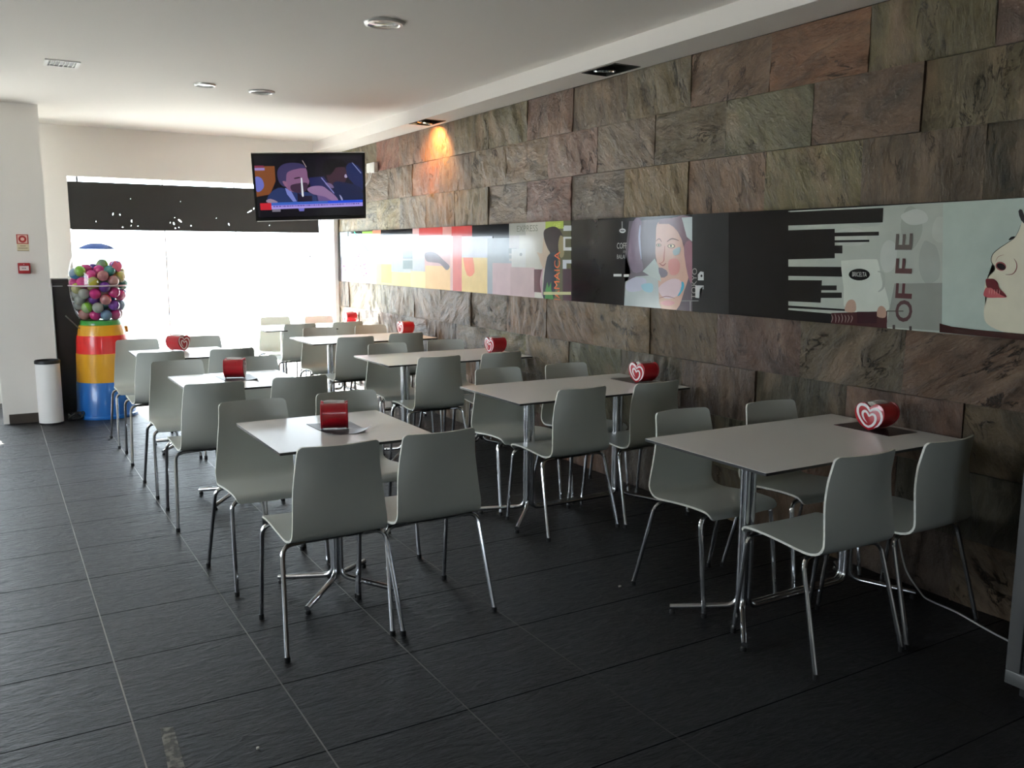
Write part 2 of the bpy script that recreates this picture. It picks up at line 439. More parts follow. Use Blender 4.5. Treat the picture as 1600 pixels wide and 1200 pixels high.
portal(OX0, OX1, 0.0, OZ, YF + 0.14)
portal(LX0, LX1, 0.0, 2.3, YF + 0.14)
pl = portal(WY0, WY1, WZ0, WZ1, 0); pl.location = (XL - 0.12, (WY0 + WY1) / 2, (WZ0 + WZ1) / 2); pl.rotation_euler = (PI / 2, 0, -PI / 2)

# pale paved ground outside
b = MB(); b.box(-40, 40, YF + 0.12, 60, -0.14, -0.02); b.box(-40, XL - 0.1, -30, YF + 0.12, -0.14, -0.02)
structure(b.build('ground', mat('pale_paving', (0.34, 0.34, 0.33, 1), 0.9, var=0.08, vscale=2), smooth=False))

b = MB(); b.box(-30, 34, 24, 24.3, -0.05, 1.42)  # unseen wall added outside to darken the lower reflection in the printed panel
tag(b.build('boundary_wall', mat('pale_render', (0.30, 0.30, 0.29, 1), 0.9, var=0.3, vscale=0.6)), 'low pale boundary wall far outside, lost in the glare beyond the glass', 'wall')
# window panes: frameless glass leaves with narrow gaps
def panes(name, xs, z1, y, gap=0.006):
    for i in range(len(xs) - 1):
        w_ = MB(); w_.box(xs[i] + gap, xs[i + 1] - gap, y, y + 0.01, 0.004, z1)
        structure(w_.build('%s_%d' % (name, i + 1), M_GLASS, smooth=False))
panes('window', [OX0, 1.683, 2.439, 3.433, OX1], OZ - 0.002, YF + 0.05)
b = MB()
for x in (1.683, 2.439, 3.433): b.box(x - 0.006, x + 0.006, YF + 0.045, YF + 0.065, 0, OZ)
structure(b.build('trim_2', mat('pale_aluminium', (0.85, 0.85, 0.87, 1), 0.35), smooth=False))
for i in range(3):
    x0 = LX0 + (LX1 - LX0) * i / 3; x1 = LX0 + (LX1 - LX0) * (i + 1) / 3
    w_ = MB(); w_.box(x0 + 0.02, x1 - 0.02, YF + 0.05, YF + 0.06, 0.0, 2.3)
    structure(w_.build('window_%d' % (i + 5), M_GLASS, smooth=False))
# grey strip at the far end of the stone wall
b = MB(); b.box(3.565, 3.612, YF - 0.03, YF, 0, ZS - 0.001); structure(b.build('trim_3', mat('grey_profile', (0.8, 0.8, 0.8, 1), 0.4), smooth=False))
# faded lettering on the door leaf
b = MB()
for (px, y0, y1, w_) in ((464, 391, 403, 0.012), (478, 389, 402, 0.012), (484, 386, 402, 0.014), (488, 389, 401, 0.006)):
    p0 = at_y(px, y0, YF + 0.045); p1 = at_y(px, y1, YF + 0.045)
    b.box(p0.x - w_ / 2, p0.x + w_ / 2, YF + 0.0465, YF + 0.048, p1.z, p0.z)
    if px == 464: xa, zb_ = p0.x, p1.z
b.box(xa, p0.x, YF + 0.047, YF + 0.048, zb_ - 0.004, zb_ + 0.001)
tag(b.build('door_sticker', mat('frosted_sticker', (0.40, 0.41, 0.42, 1), 0.6), smooth=False), 'faint pale grey sticker on the bright glass door', 'sticker')

# roller blind with small tears that let the daylight through
cu = bpy.data.curves.new('blind', 'CURVE'); cu.dimensions = '2D'; cu.fill_mode = 'BOTH'; cu.extrude = 0.0015
YBL = YF + 0.03
def poly2d(pts):
    s = cu.splines.new('POLY'); s.points.add(len(pts) - 1); s.use_cyclic_u = True
    for i, (x, z) in enumerate(pts): s.points[i].co = (x, z, 0, 1)
bz0 = 1.762
poly2d([(0.7585, bz0), (3.405, bz0 + 0.004), (3.395, 2.246), (0.7585, 2.246)])
for (px, py, l, w_, a) in ((176.5, 334.5, 5, 1.3, 75), (187.5, 335.5, 3.5, 1.5, 100), (205.8, 345.5, 5.5, 1.8, 95), (205, 352.5, 3, 1, 60), (191.7, 355, 2.6, 2.0, 0), (215.5, 353.3, 3, .8, 10),
    (271.6, 349.2, 5.5, 2.2, 110), (281.2, 345, 8.5, 2.4, 140), (273, 340, 2, 1, 20), (266, 348, 2.5, 1.2, 70), (279.5, 355.4, 1.8, 1.5, 0), (274, 356.6, 2.6, 2, 120), (298.6, 352.6, 2.4, 1.8, 10),
    (357.6, 350.5, 5, 1.8, 115), (282, 315, 2, .8, 0), (204, 310.6, 2, .9, 0), (390, 330.5, 11, 1.6, 28), (396.5, 326, 4, 1.6, 80), (338, 341, 2, .8, 40), (150, 346, 2.5, 1, 80), (421, 352, 3, 1.2, 60)):
    c = at_y(px, py, YBL); k = 7.5 / FPX
    ca, sa = math.cos(math.radians(a)), math.sin(math.radians(a)); q = []
    for t in range(7):
        u = math.cos(2 * PI * t / 7) * l / 2 * k; v = math.sin(2 * PI * t / 7) * w_ / 2 * k
        q.append((c.x + u * ca - v * sa, c.z + u * sa + v * ca))
    poly2d(q)
oc = bpy.data.objects.new('tmp', cu); COL.objects.link(oc)
me = bpy.data.meshes.new_from_object(oc.evaluated_get(bpy.context.evaluated_depsgraph_get()))
bpy.data.objects.remove(oc)
rb = empty('roller_blind', ((OX0 + OX1) / 2, YBL, 2.246))
me.materials.clear(); me.materials.append(mat('black_blind_fabric', (0.022, 0.022, 0.022, 1), 0.85))
bo = bpy.data.objects.new('blind_fabric', me); COL.objects.link(bo); bo.parent = rb
bo.rotation_euler = (PI / 2, 0, 0); bo.location = (-(OX0 + OX1) / 2, 0, -2.246)
b = MB(); b.tube([(0.77 - (OX0 + OX1) / 2, 0, bz0 - 2.246), (3.405 - (OX0 + OX1) / 2, 0, bz0 - 2.242)], 0.007)
b.build('bottom_bar', M_BLACKP, rb)
for xx in (0.85, 3.3):
    b = MB(); b.box(xx - 2.1585 - 0.008, xx - 2.1585 + 0.008, -0.01, 0.01, -0.004, 0.05); b.build('hanger', M_BLACKP, rb)
tag(rb, 'black roller blind with small tears hanging over the top of the bright far window', 'blind')

# ------------------------------------------------------------------ stone wall
T = 0.609
row1, row2 = 2.229, 2.538
rows = [(2.385, 2.684, row1), (2.08, 2.385, row2), (1.768, 2.08, row1), (0.898, 1.197, row2), (0.60, 0.898, row1), (0.30, 0.60, row2), (0.0, 0.30, row1)]
tones = dict(rust=(150, 92, 62), dbrown=(92, 76, 60), brown=(122, 100, 82), grey=(120, 114, 100), olive=(122, 110, 84), green=(92, 94, 76), pink=(150, 118, 102),
             purple=(108, 88, 80), tan=(160, 140, 108), slate=(88, 90, 84), cream=(178, 168, 148), orange=(158, 112, 74), dark=(66, 60, 50))
plan = {0: {-2: 'brown', -1: 'dbrown', 0: 'olive', 1: 'rust', 2: 'olive', 3: 'brown', 4: 'olive', 5: 'pink', 6: 'olive', 7: 'tan', 8: 'orange', 9: 'brown', 10: 'rust', 11: 'green', 12: 'tan'},
        1: {-2: 'dbrown', -1: 'grey', 0: 'dbrown', 1: 'green', 2: 'purple', 3: 'olive', 4: 'pink', 5: 'olive', 6: 'olive', 7: 'brown', 8: 'orange', 9: 'olive', 10: 'brown', 11: 'tan'},
        2: {-2: 'brown', -1: 'dark', 0: 'slate', 1: 'tan', 2: 'pink', 3: 'tan', 4: 'grey', 5: 'pink', 6: 'pink', 7: 'tan', 8: 'tan', 9: 'grey', 10: 'tan', 11: 'tan', 12: 'tan'},
        3: {-2: 'brown', -1: 'brown', 0: 'brown', 1: 'purple', 2: 'olive', 3: 'tan', 4: 'tan', 5: 'tan', 6: 'cream', 7: 'grey', 8: 'pink', 9: 'cream', 10: 'cream', 11: 'cream'},
        4: {-1: 'dbrown', 0: 'brown', 1: 'dark', 2: 'slate', 3: 'green', 4: 'grey', 5: 'tan', 6: 'tan', 7: 'grey', 8: 'green', 9: 'grey', 10: 'cream'}}
vs, fs, cols, grain = [], [], [], []
for ri, (z0, z1, y00) in enumerate(rows):
    k0 = int(math.floor((YB - y00) / T)); k1 = int(math.ceil((YF - y00) / T))
    for k in range(k0, k1):
        y0 = max(y00 + k * T, YB) + 0.001; y1 = min(y00 + (k + 1) * T, YF) - 0.001
        if y1 - y0 < 0.02: continue
        rnd = random.Random(ri * 100 + k + 5000)
        tn = plan.get(ri, {}).get(k) or rnd.choice(['brown', 'dbrown', 'grey', 'olive', 'dark', 'slate', 'purple'])
        c = [(q * 0.5 + w_ * 0.5) * rnd.uniform(0.93, 1.07) for q, w_ in zip(tones[tn], (134, 107, 74))]; c = srgb(*[min(255, q * 0.77) for q in c])
        near = y0 > 0.8
        nu, nv = (34, 18) if near else (8, 4)
        ang = rnd.choice([0.0, PI / 2, PI / 2, 0.8, -0.7, 1.2, rnd.uniform(0, PI)]) + rnd.uniform(-.15, .15)
        st = rnd.uniform(2.2, 4.5); amp = rnd.uniform(0.009, 0.019); base = rnd.uniform(-0.004, 0.007)
        if tn in ('dbrown',) : amp *= 0.5
        tl = rnd.uniform(-0.006, 0.006); tz = rnd.uniform(-0.006, 0.006); seed = Vector((rnd.uniform(0, 90), rnd.uniform(0, 90), rnd.uniform(0, 90)))
        o = len(vs); ca, sa = math.cos(ang), math.sin(ang)
        for j in range(nv + 1):
            for i in range(nu + 1):
                u, v = i / nu, j / nv; y = y0 + (y1 - y0) * u; z = z0 + 0.001 + (z1 - z0 - 0.002) * v
                a_ = (y - y0) * ca + (z - z0) * sa; b_ = -(y - y0) * sa + (z - z0) * ca
                P = Vector((a_ * 2.2, b_ * 2.2 * st, 0)) + seed
                h = noise.ridged_multi_fractal(P * 0.8, 0.9, 2.1, 4, 0.9, 2.0) * 0.35 + noise.fractal(P * 1.7, 0.8, 2.2, 4) * 0.8
                q = noise.noise(Vector((a_ * 2.5, b_ * 3.5, 3)) + seed) * 5
                h += 0.55 * (round(q) / 3 + noise.noise(P * 0.5))
                ed = min(u, 1 - u, v * 0.5, (1 - v) * 0.5); e_ = min(1, ed * 30)
                hh = base + amp * (h - 0.5) * (0.45 + 0.55 * e_) + tl * (u - .5) + tz * (v - .5) - (0.003 if ed == 0 else 0)
                vs.append((W - 0.002 - max(-0.012, min(0.017, hh)), y, z)); grain.append((a_ * 1.0 + seed.x, b_ * st * 0.6 + seed.y, seed.z))
        for j in range(nv):
            for i in range(nu):
                a0 = o + j * (nu + 1) + i; fs.append((a0, a0 + 1, a0 + nu + 2, a0 + nu + 1)); cols.append(c)
        # returns of the block into the joint
        ring = [o + i for i in range(nu + 1)] + [o + j * (nu + 1) + nu for j in range(1, nv + 1)] + [o + nv * (nu + 1) + i for i in range(nu - 1, -1, -1)] + [o + j * (nu + 1) for j in range(nv - 1, 0, -1)]
        o2 = len(vs)
        for r_ in ring: vs.append((W + 0.03, vs[r_][1], vs[r_][2])); grain.append(grain[r_])
        n_ = len(ring)
        for i in range(n_): fs.append((ring[i], o2 + i, o2 + (i + 1) % n_, ring[(i + 1) % n_])); cols.append(c)
me = bpy.data.meshes.new('wall_right'); me.from_pydata(vs, [], fs); me.materials.append(M_STONE); me.materials.append(M_JOINT)
at = me.color_attributes.new('tint', 'FLOAT_COLOR', 'CORNER')
buf = []
for p in me.polygons: buf += list(cols[p.index]) * p.loop_total
at.data.foreach_set('color', buf)
g = me.attributes.new('grain', 'FLOAT_VECTOR', 'POINT'); g.data.foreach_set('vector', [q for v in grain for q in v])
me.polygons.foreach_set('use_smooth', [True] * len(me.polygons)); me.set_sharp_from_angle(angle=math.radians(50))
bm = bmesh.new(); bm.from_mesh(me)
gl = bm.verts.layers.float_vector.get('grain')
vv = [bm.verts.new(p) for p in ((W + 0.02, YB, 0), (W + 0.02, YF, 0), (W + 0.02, YF, ZC), (W + 0.02, YB, ZC))]
fz = bm.faces.new(vv); fz.material_index = 1
vv = [bm.verts.new(p) for p in ((W + 0.09, YB, 0), (W + 0.09, YF, 0), (W + 0.09, YF, ZC), (W + 0.09, YB, ZC))]
fz = bm.faces.new(vv); fz.material_index = 1
bm.to_mesh(me); bm.free()
o = bpy.data.objects.new('wall_right', me); COL.objects.link(o); structure(o)

# ------------------------------------------------------------------ printed panel along the stone wall
XP = W - 0.016
ZT, ZB = 1.768, 1.197
b = MB(); lay = [0]
def P2(px, py):
    p = at_x(px, py, XP); return (p.y, max(ZB, min(ZT, p.z)))
def art(pts, col, smooth=0):
    if smooth: pts = [(q.x, q.y) for q in spline(pts, smooth, True)]
    lay[0] += 1
    q = [P2(*p) for p in pts]; x = XP - 0.0006 - lay[0] * 0.00003
    bmt = bmesh.new(); f = bmt.faces.new([bmt.verts.new((x, y, z)) for y, z in q]); bmesh.ops.triangulate(bmt, faces=[f])
    bmt.verts.index_update(); b.add([v.co[:] for v in bmt.verts], [[v.index for v in f.verts] for f in bmt.faces], 0, srgb(*col)); bmt.free()
def arect(x0, y0, x1, y1, col, y0b=None, y1b=None):
    art([(x0, y0), (x1, y0 if y0b is None else y0b), (x1, y1 if y1b is None else y1b), (x0, y1)], col)
def ell(cx, cy, rx, ry, col, n=20, rot=0):
    art([(cx + rx * math.cos(2 * PI * k / n) * math.cos(rot) - ry * math.sin(2 * PI * k / n) * math.sin(rot), cy + rx * math.cos(2 * PI * k / n) * math.sin(rot) + ry * math.sin(2 * PI * k / n) * math.cos(rot)) for k in range(n)], col)
def stroke(pts, w_, col, n=5):
    q = [Vector((p.x, p.y)) for p in spline(pts, n)]; L_, R_ = [], []
    for i, p in enumerate(q):
        t = (q[min(i + 1, len(q) - 1)] - q[max(i - 1, 0)]).normalized(); nn = Vector((-t.y, t.x)) * w_ / 2 * (0.35 + 0.65 * math.sin(PI * min(1, max(0.02, i / (len(q) - 1)))))
        L_.append(tuple(p + nn)); R_.append(tuple(p - nn))
    for i in range(len(q) - 1): art([L_[i], L_[i + 1], R_[i + 1], R_[i]], col)
def word(txt, px, py, hpx, col, rot=0, fw=1.0, bold=0.0):
    lay[0] += 1
    c = P2(px, py); top = P2(px, py - hpx / 2); bot = P2(px, py + hpx / 2)
    size = (top[1] - bot[1]) / 0.72 if rot == 0 else abs(P2(px + hpx / 2, py)[0] - P2(px - hpx / 2, py)[0]) / 0.72
    vs, fs = text_polys(txt, size, fw, bold); x = XP - 0.0006 - lay[0] * 0.00003
    cr, sr = math.cos(rot), math.sin(rot)
    out = []
    for u, v in vs:
        u2, v2 = u * cr - v * sr, u * sr + v * cr
        out.append((x, c[0] - u2, max(ZB, min(ZT, c[1] + v2))))      # seen from the room, +y runs to the left
    b.add(out, fs, 0, srgb(*col))
top_ = lambda x: 362 - (x - 529) * 0.0492
bot_ = lambda x: 440 + (x - 530) * 0.0843
def band(x0, x1, t0, t1, col):
    f = lambda x, t: top_(x) + (bot_(x) - top_(x)) * t
    art([(x0, f(x0, t0)), (x1, f(x1, t0)), (x1, f(x1, t1)), (x0, f(x0, t1))], col)
BLK = (30, 28, 28)
b.box(XP, W, 0.35, 10.13, ZB, ZT, 0, srgb(*BLK))
# far collage
band(534, 656, 0, 1, (214, 206, 206)); band(529, 534.5, -0.1, 1.1, BLK)
band(530, 582, 0, .10, (40, 48, 42)); band(566, 582, .02, .09, (130, 170, 80)); band(582, 595, 0, .10, (236, 140, 112)); band(595, 645, 0, .10, BLK)
band(534, 552, .42, 1, (206, 178, 204)); band(552, 580, .35, .95, (222, 178, 186)); band(580, 612, .2, .72, (206, 206, 200)); band(588, 655, .62, 1, (220, 208, 150)); band(596, 612, .62, .95, (234, 206, 120))
rd = random.Random(3)
for i in range(46): 
    x = rd.uniform(536, 574); t = rd.uniform(.42, .85); y = top_(x) + (bot_(x) - top_(x)) * t
    ell(x, y, 1.1, 1.3, rd.choice([(180, 90, 140), (90, 70, 80), (236, 226, 230), (200, 80, 120)]), 7)
stroke([(553, 358), (556, 366), (570, 385), (578, 396)], 2.0, (60, 200, 160)); band(612, 656, .3, .75, (178, 190, 196)); arect(630, 392, 658, 404, (112, 132, 144)); arect(630, 407, 646, 420, (130, 150, 158))
# red and sand
band(645, 742, 0, 1, (206, 176, 182)); band(655, 692, 0, .13, (190, 84, 84)); band(692, 706, 0, .13, (200, 150, 150)); band(706, 738, 0, .16, (196, 76, 76))
band(642, 668, .72, 1, (232, 226, 170)); band(665, 742, .62, 1, (232, 200, 150)); band(645, 664, .35, .72, (190, 202, 214))
art([(664, 397), (672, 393), (682, 396), (692, 405), (703, 416), (698, 422), (688, 412), (678, 410), (667, 408)], (110, 104, 120), 4)
band(704, 708, .15, 1, (220, 190, 190)); band(708, 722, .15, 1, (208, 116, 116)); band(722, 766, .45, 1, (230, 204, 140)); art([(724, 396), (736, 392), (742, 425), (730, 430)], (226, 128, 100), 3)
band(738, 796, 0, .17, BLK); band(722, 770, .17, .48, (196, 200, 214)); band(762, 800, .2, 1, (160, 168, 176)); band(770, 812, .55, 1, (198, 172, 178)); band(796, 824, .17, .52, (190, 186, 184)); arect(795, 388, 808, 396, (130, 140, 142)); arect(796, 399, 802, 404, (150, 158, 160))
# poster with a profile
band(812, 858, 0, 1, (198, 196, 186)); band(796, 822, 0, .17, (172, 172, 164)); band(800, 822, .35, .62, (204, 204, 200)); band(798, 836, .6, 1, (188, 164, 166))
word('EXPRESS', 824, 357.5, 10, (128, 130, 118), 0, 1.25)
ell(814.5, 397.5, 2.2, 2.6, (140, 140, 136))
band(835, 848, .62, .92, (96, 50, 60)); stroke([(849, 418), (846, 440), (848, 462)], 3, (190, 160, 170))
band(853, 893, 0, 1, (98, 98, 76)); band(853, 881, 0, .10, (170, 188, 88)); word('CAFE', 871, 353, 7, (208, 220, 110), 0, .9)
art([(848, 395), (840, 394), (843, 402), (846, 412), (852, 420), (860, 400), (856, 372), (850, 372)], (196, 178, 158), 3)
art([(853, 358), (866, 354), (876, 360), (882, 376), (880, 392), (870, 400), (860, 394), (853, 380), (850, 366)], (60, 52, 56), 4)
art([(858, 398), (872, 396), (868, 440), (866, 470), (850, 470), (850, 440), (853, 415)], (56, 62, 72), 3)
art([(876, 368), (882, 374), (882, 398), (876, 402), (873, 384)], (150, 140, 104), 3)
art([(852, 470), (853, 452), (856, 440), (858, 450), (862, 440), (862, 452), (866, 470)], (76, 136, 78)); band(880, 894, .6, 1, (84, 66, 72))
word('JAMAICA', 871.5, 432, 9, (232, 118, 76), PI / 2, 0.86)
band(881, 894, .08, .13, (198, 202, 204))
arect(882, 352.5, 894, 359.5, (198, 202, 204)); arect(881, 370, 894, 373, (212, 214, 212)); arect(881, 370, 884, 391, (212, 214, 212)); arect(881, 386.5, 894, 391.5, (212, 214, 212)); arect(880, 406, 894, 411.5, (204, 208, 214)); arect(880, 406, 886, 420, (204, 208, 214))
arect(850, 456, 893, 460.5, (196, 196, 150))
# black stretch with lettering, face
band(893.6, 1234, 0, 1, BLK)
arect(972.4, 346, 973.4, 358, (190, 190, 190)); ell(973.5, 360.5, 5, 3.6, (214, 216, 216)); ell(973.5, 360.5, 3.6, 1.6, (120, 122, 124))
word('COFFEE', 975.5, 384.5, 9.5, (186, 186, 182), 0, 0.8); word('AND', 978, 393.5, 5, (140, 140, 138), 0, 0.8); word('BALANCE', 976, 401.5, 7, (170, 170, 168), 0, 0.9)
art([(984, 345.5), (1083, 339), (1083, 487), (976, 478), (978, 450), (986, 425), (978, 395)], (104, 96, 104))
art([(990, 346), (1003, 345), (1000, 390), (1006, 420), (990, 425), (982, 395)], (128, 112, 130), 3); stroke([(1001, 352), (1000, 375), (1003, 405)], 3, (170, 176, 200))
art([(976, 478), (978, 440), (995, 432), (1020, 430), (1048, 440), (1052, 483)], (176, 186, 186)); art([(978, 446), (990, 434), (1010, 436), (1006, 452), (985, 456)], (188, 190, 206), 3); art([(1003, 445), (1020, 443), (1020, 456), (1008, 455)], (150, 194, 208), 3)
art([(1026, 372), (1027, 352), (1036, 343), (1056, 342), (1070, 352), (1078, 380), (1078, 425), (1070, 455), (1058, 484), (1034, 482), (1030, 450), (1028, 415), (1025, 395)], (204, 166, 150), 3)
art([(1050, 341), (1083, 339), (1083, 400), (1078, 420), (1072, 390), (1060, 362), (1046, 350), (1030, 350), (1034, 342)], (122, 98, 108), 2); art([(1066, 340), (1083, 339), (1083, 378), (1074, 370)], (196, 206, 206))
art([(1005, 424), (1024, 404), (1030, 416), (1034, 440), (1018, 432)], (184, 196, 192)); art([(1030, 418), (1042, 422), (1044, 430), (1034, 434)], (112, 102, 118), 2)
stroke([(1026, 377), (1031, 373), (1035, 378)], 1.4, (90, 66, 60)); stroke([(1043, 378), (1051, 373), (1062, 376)], 1.8, (96, 70, 62))
ell(1030.5, 383, 4, 2.6, (110, 90, 80)); ell(1030.5, 383, 2.6, 1.8, (226, 214, 180)); ell(1030.5, 383, 1.3, 1.5, (60, 50, 50))
ell(1050, 384.5, 6, 3.4, (108, 88, 80)); ell(1050, 384.5, 4.4, 2.4, (230, 216, 180)); ell(1049.5, 384.3, 1.7, 1.9, (60, 50, 50))
stroke([(1040, 384), (1039, 398), (1038, 408), (1032, 412)], 1.6, (170, 110, 104)); stroke([(1031, 411), (1037, 415), (1042, 411)], 1.6, (140, 84, 84))
art([(1046, 408), (1058, 404), (1064, 414), (1060, 428), (1048, 428)], (206, 142, 136), 4); art([(1053, 391), (1064, 386), (1063, 396), (1055, 399)], (158, 176, 180), 3); art([(1056, 448), (1068, 440), (1070, 450), (1062, 462), (1056, 460)], (86, 172, 198), 3)
art([(1030, 450), (1050, 436), (1066, 440), (1060, 462), (1040, 466)], (214, 190, 196), 3); art([(1033, 474), (1044, 469), (1056, 473), (1046, 478)], (206, 150, 150), 3); stroke([(1031, 466), (1043, 463), (1056, 466)], 1.2, (140, 96, 96)); art([(1070, 385), (1083, 380), (1083, 440), (1076, 430)], (150, 110, 122), 3)
band(1083, 1140, .0, 1, (50, 50, 50)); arect(960, 428, 972.5, 432, (206, 208, 206)); arect(976, 428.5, 984, 432.5, (206, 208, 206))
word('TOKYO', 1086.5, 443, 8, (150, 146, 142), PI / 2, 0.86)
art([(1092, 438), (1092, 429), (1096, 424), (1101, 425), (1101, 438)], (200, 202, 200)); ell(1097.5, 431, 1.6, 2, (50, 50, 50)); art([(1088, 446), (1101, 446), (1101, 452), (1095, 452), (1094, 466), (1088, 465)], (200, 202, 200)); arect(1079.4, 471, 1080.6, 486, (170, 170, 168)); arect(1066, 469.5, 1093, 470.5, (150, 150, 148))
# pale concrete print with dark bars, a cup and lettering
art([(1233, 330), (1605, 309), (1605, 532), (1233, 500)], (172, 178, 168)); 
for (cx, cy, rx, ry, c_) in ((1330, 370, 30, 14, (178, 184, 176)), (1425, 355, 18, 30, (158, 164, 154)), (1390, 400, 14, 26, (184, 190, 182)), (1455, 410, 16, 34, (160, 166, 158)), (1430, 340, 22, 12, (186, 192, 184)), (1360, 345, 24, 10, (166, 172, 164)), (1470, 360, 12, 24, (180, 186, 176))):
    art([(cx + rx * math.cos(2 * PI * k / 9) * rd.uniform(.8, 1.15), cy + ry * math.sin(2 * PI * k / 9) * rd.uniform(.8, 1.15)) for k in range(9)], c_, 3)
art([(1230, 331), (1235, 331), (1382, 325), (1381, 347.5), (1235, 352.5), (1230, 352.5)], BLK); art([(1236, 329.5), (1382, 322), (1382, 324), (1236, 331.5)], (178, 184, 176))
art([(1230, 360), (1306, 357.5), (1306, 403.5), (1230, 405.5)], BLK); arect(1306, 363.5, 1375, 369.5, BLK, 362, 368); arect(1306, 375.5, 1360, 379, BLK, 374.5, 378); arect(1304, 383.5, 1318, 396, BLK)
art([(1230, 416.5), (1322.5, 417), (1322.5, 432.5), (1230, 431)], BLK); art([(1230, 437.5), (1286, 438), (1284, 473), (1230, 470.5)], BLK); arect(1285, 446, 1309, 453.5, BLK); arect(1284, 457, 1317, 465.5, BLK)
art([(1230, 477), (1323, 483), (1323, 486), (1230, 481)], BLK); art([(1230, 484), (1302, 490), (1302, 506), (1230, 500)], BLK); arect(1228, 330, 1233.5, 500, BLK)
art([(1316, 412), (1322, 407), (1366, 405), (1374, 410), (1380, 440), (1388, 462), (1386, 488), (1326, 486), (1320, 450)], (200, 206, 194), 3); stroke([(1373, 424), (1382, 428), (1382, 448), (1374, 456)], 4, (164, 170, 160))
ell(1344.5, 429, 16.5, 9.2, (14, 14, 14), 28); word('BRICELTA', 1344.5, 429, 7.4, (206, 206, 200), 0, 0.60)
art([(1301, 489), (1388, 486), (1388, 513), (1301, 506)], (66, 34, 36)); art([(1322, 486), (1326, 471), (1334, 468), (1339, 474), (1338, 487)], (178, 150, 132), 3); art([(1372, 494), (1374, 481), (1380, 478), (1386, 484), (1385, 496)], (176, 144, 126), 3); arect(1341, 487, 1372, 505, (52, 22, 30))
for i in range(7): stroke([(1301 + i * 5.2, 490 + rd.uniform(0, 3)), (1303 + i * 5.2, 497), (1301 + i * 5.2 + rd.uniform(-1, 2), 504)], 1.2, (150, 130, 126))
art([(1388, 505), (1400, 443), (1476, 442), (1474, 517), (1388, 511)], (140, 144, 136)); arect(1388, 485, 1414, 487, (90, 92, 84))
for txt, py, c_ in (('E', 379, (104, 96, 90)), ('F', 417, (92, 66, 64)), ('F', 456, (84, 50, 52)), ('O', 486, (82, 58, 58))): word(txt, 1416, py, 26, c_, PI / 2, 1.45 if txt != 'O' else 1.1, 0.018)
arect(1397, 507.5, 1401, 514, (70, 62, 60)); arect(1423, 509.5, 1427, 516, (70, 62, 60))
art([(1476, 318), (1608, 309), (1608, 533), (1474, 518)], (178, 192, 182))
face = [(1640, 320), (1604, 340), (1596, 358), (1589, 370), (1576, 380), (1564, 388), (1554, 397), (1551.5, 408), (1557, 420), (1549, 430), (1543, 437), (1541, 449), (1539.5, 462), (1544, 468), (1540, 480), (1541, 500), (1552, 511), (1575, 520), (1600, 524), (1700, 530), (1760, 440), (1700, 330)]
art(face, (222, 216, 192), 3)
stroke([(1597, 352), (1589, 370), (1576, 380), (1564, 388), (1554, 397), (1551.5, 408), (1557, 420), (1549, 430), (1544, 437)], 1.1, (50, 50, 46))
art([(1594, 330), (1600, 328), (1606, 350), (1598, 344)], (24, 20, 20), 2); art([(1579, 374), (1583, 370), (1589, 369.5), (1586, 373), (1580, 375.5)], (30, 26, 24), 2)
ell(1566.5, 416, 8.5, 6.8, (150, 80, 80), 20, .35); ell(1567, 416.5, 7.4, 4.8, (36, 24, 24), 20, .45)
stroke([(1587, 404), (1591, 411), (1591, 420), (1585, 428), (1574, 429)], 1.6, (130, 84, 78)); stroke([(1558, 409), (1563, 401), (1572, 398)], 0.9, (176, 140, 124))
art([(1540, 462), (1541, 454), (1546, 448), (1558, 449), (1568, 454), (1576, 464), (1562, 465), (1548, 465)], (190, 92, 96), 3); art([(1543, 437), (1548, 435.5), (1556, 436), (1562, 442), (1564, 450), (1576, 464), (1562, 458), (1552, 450), (1545, 449)], (104, 34, 42), 3)
for i in range(5): stroke([(1549 + i * 4, 452), (1548.5 + i * 4, 460)], .8, (226, 150, 150), 2)
art([(1471, 505), (1490, 510), (1530, 515), (1575, 520), (1608, 522), (1608, 534), (1471, 519)], (58, 26, 24))
mural = b.build('mural_panel', attr_mat('glossy_print', 0.09, coat=0.0, var=0.05, vscale=9, spec=0.2), smooth=False, fixn=False)
tag(mural, 'long glossy printed panel with collage, coffee lettering and faces set into the stone wall', 'mural')

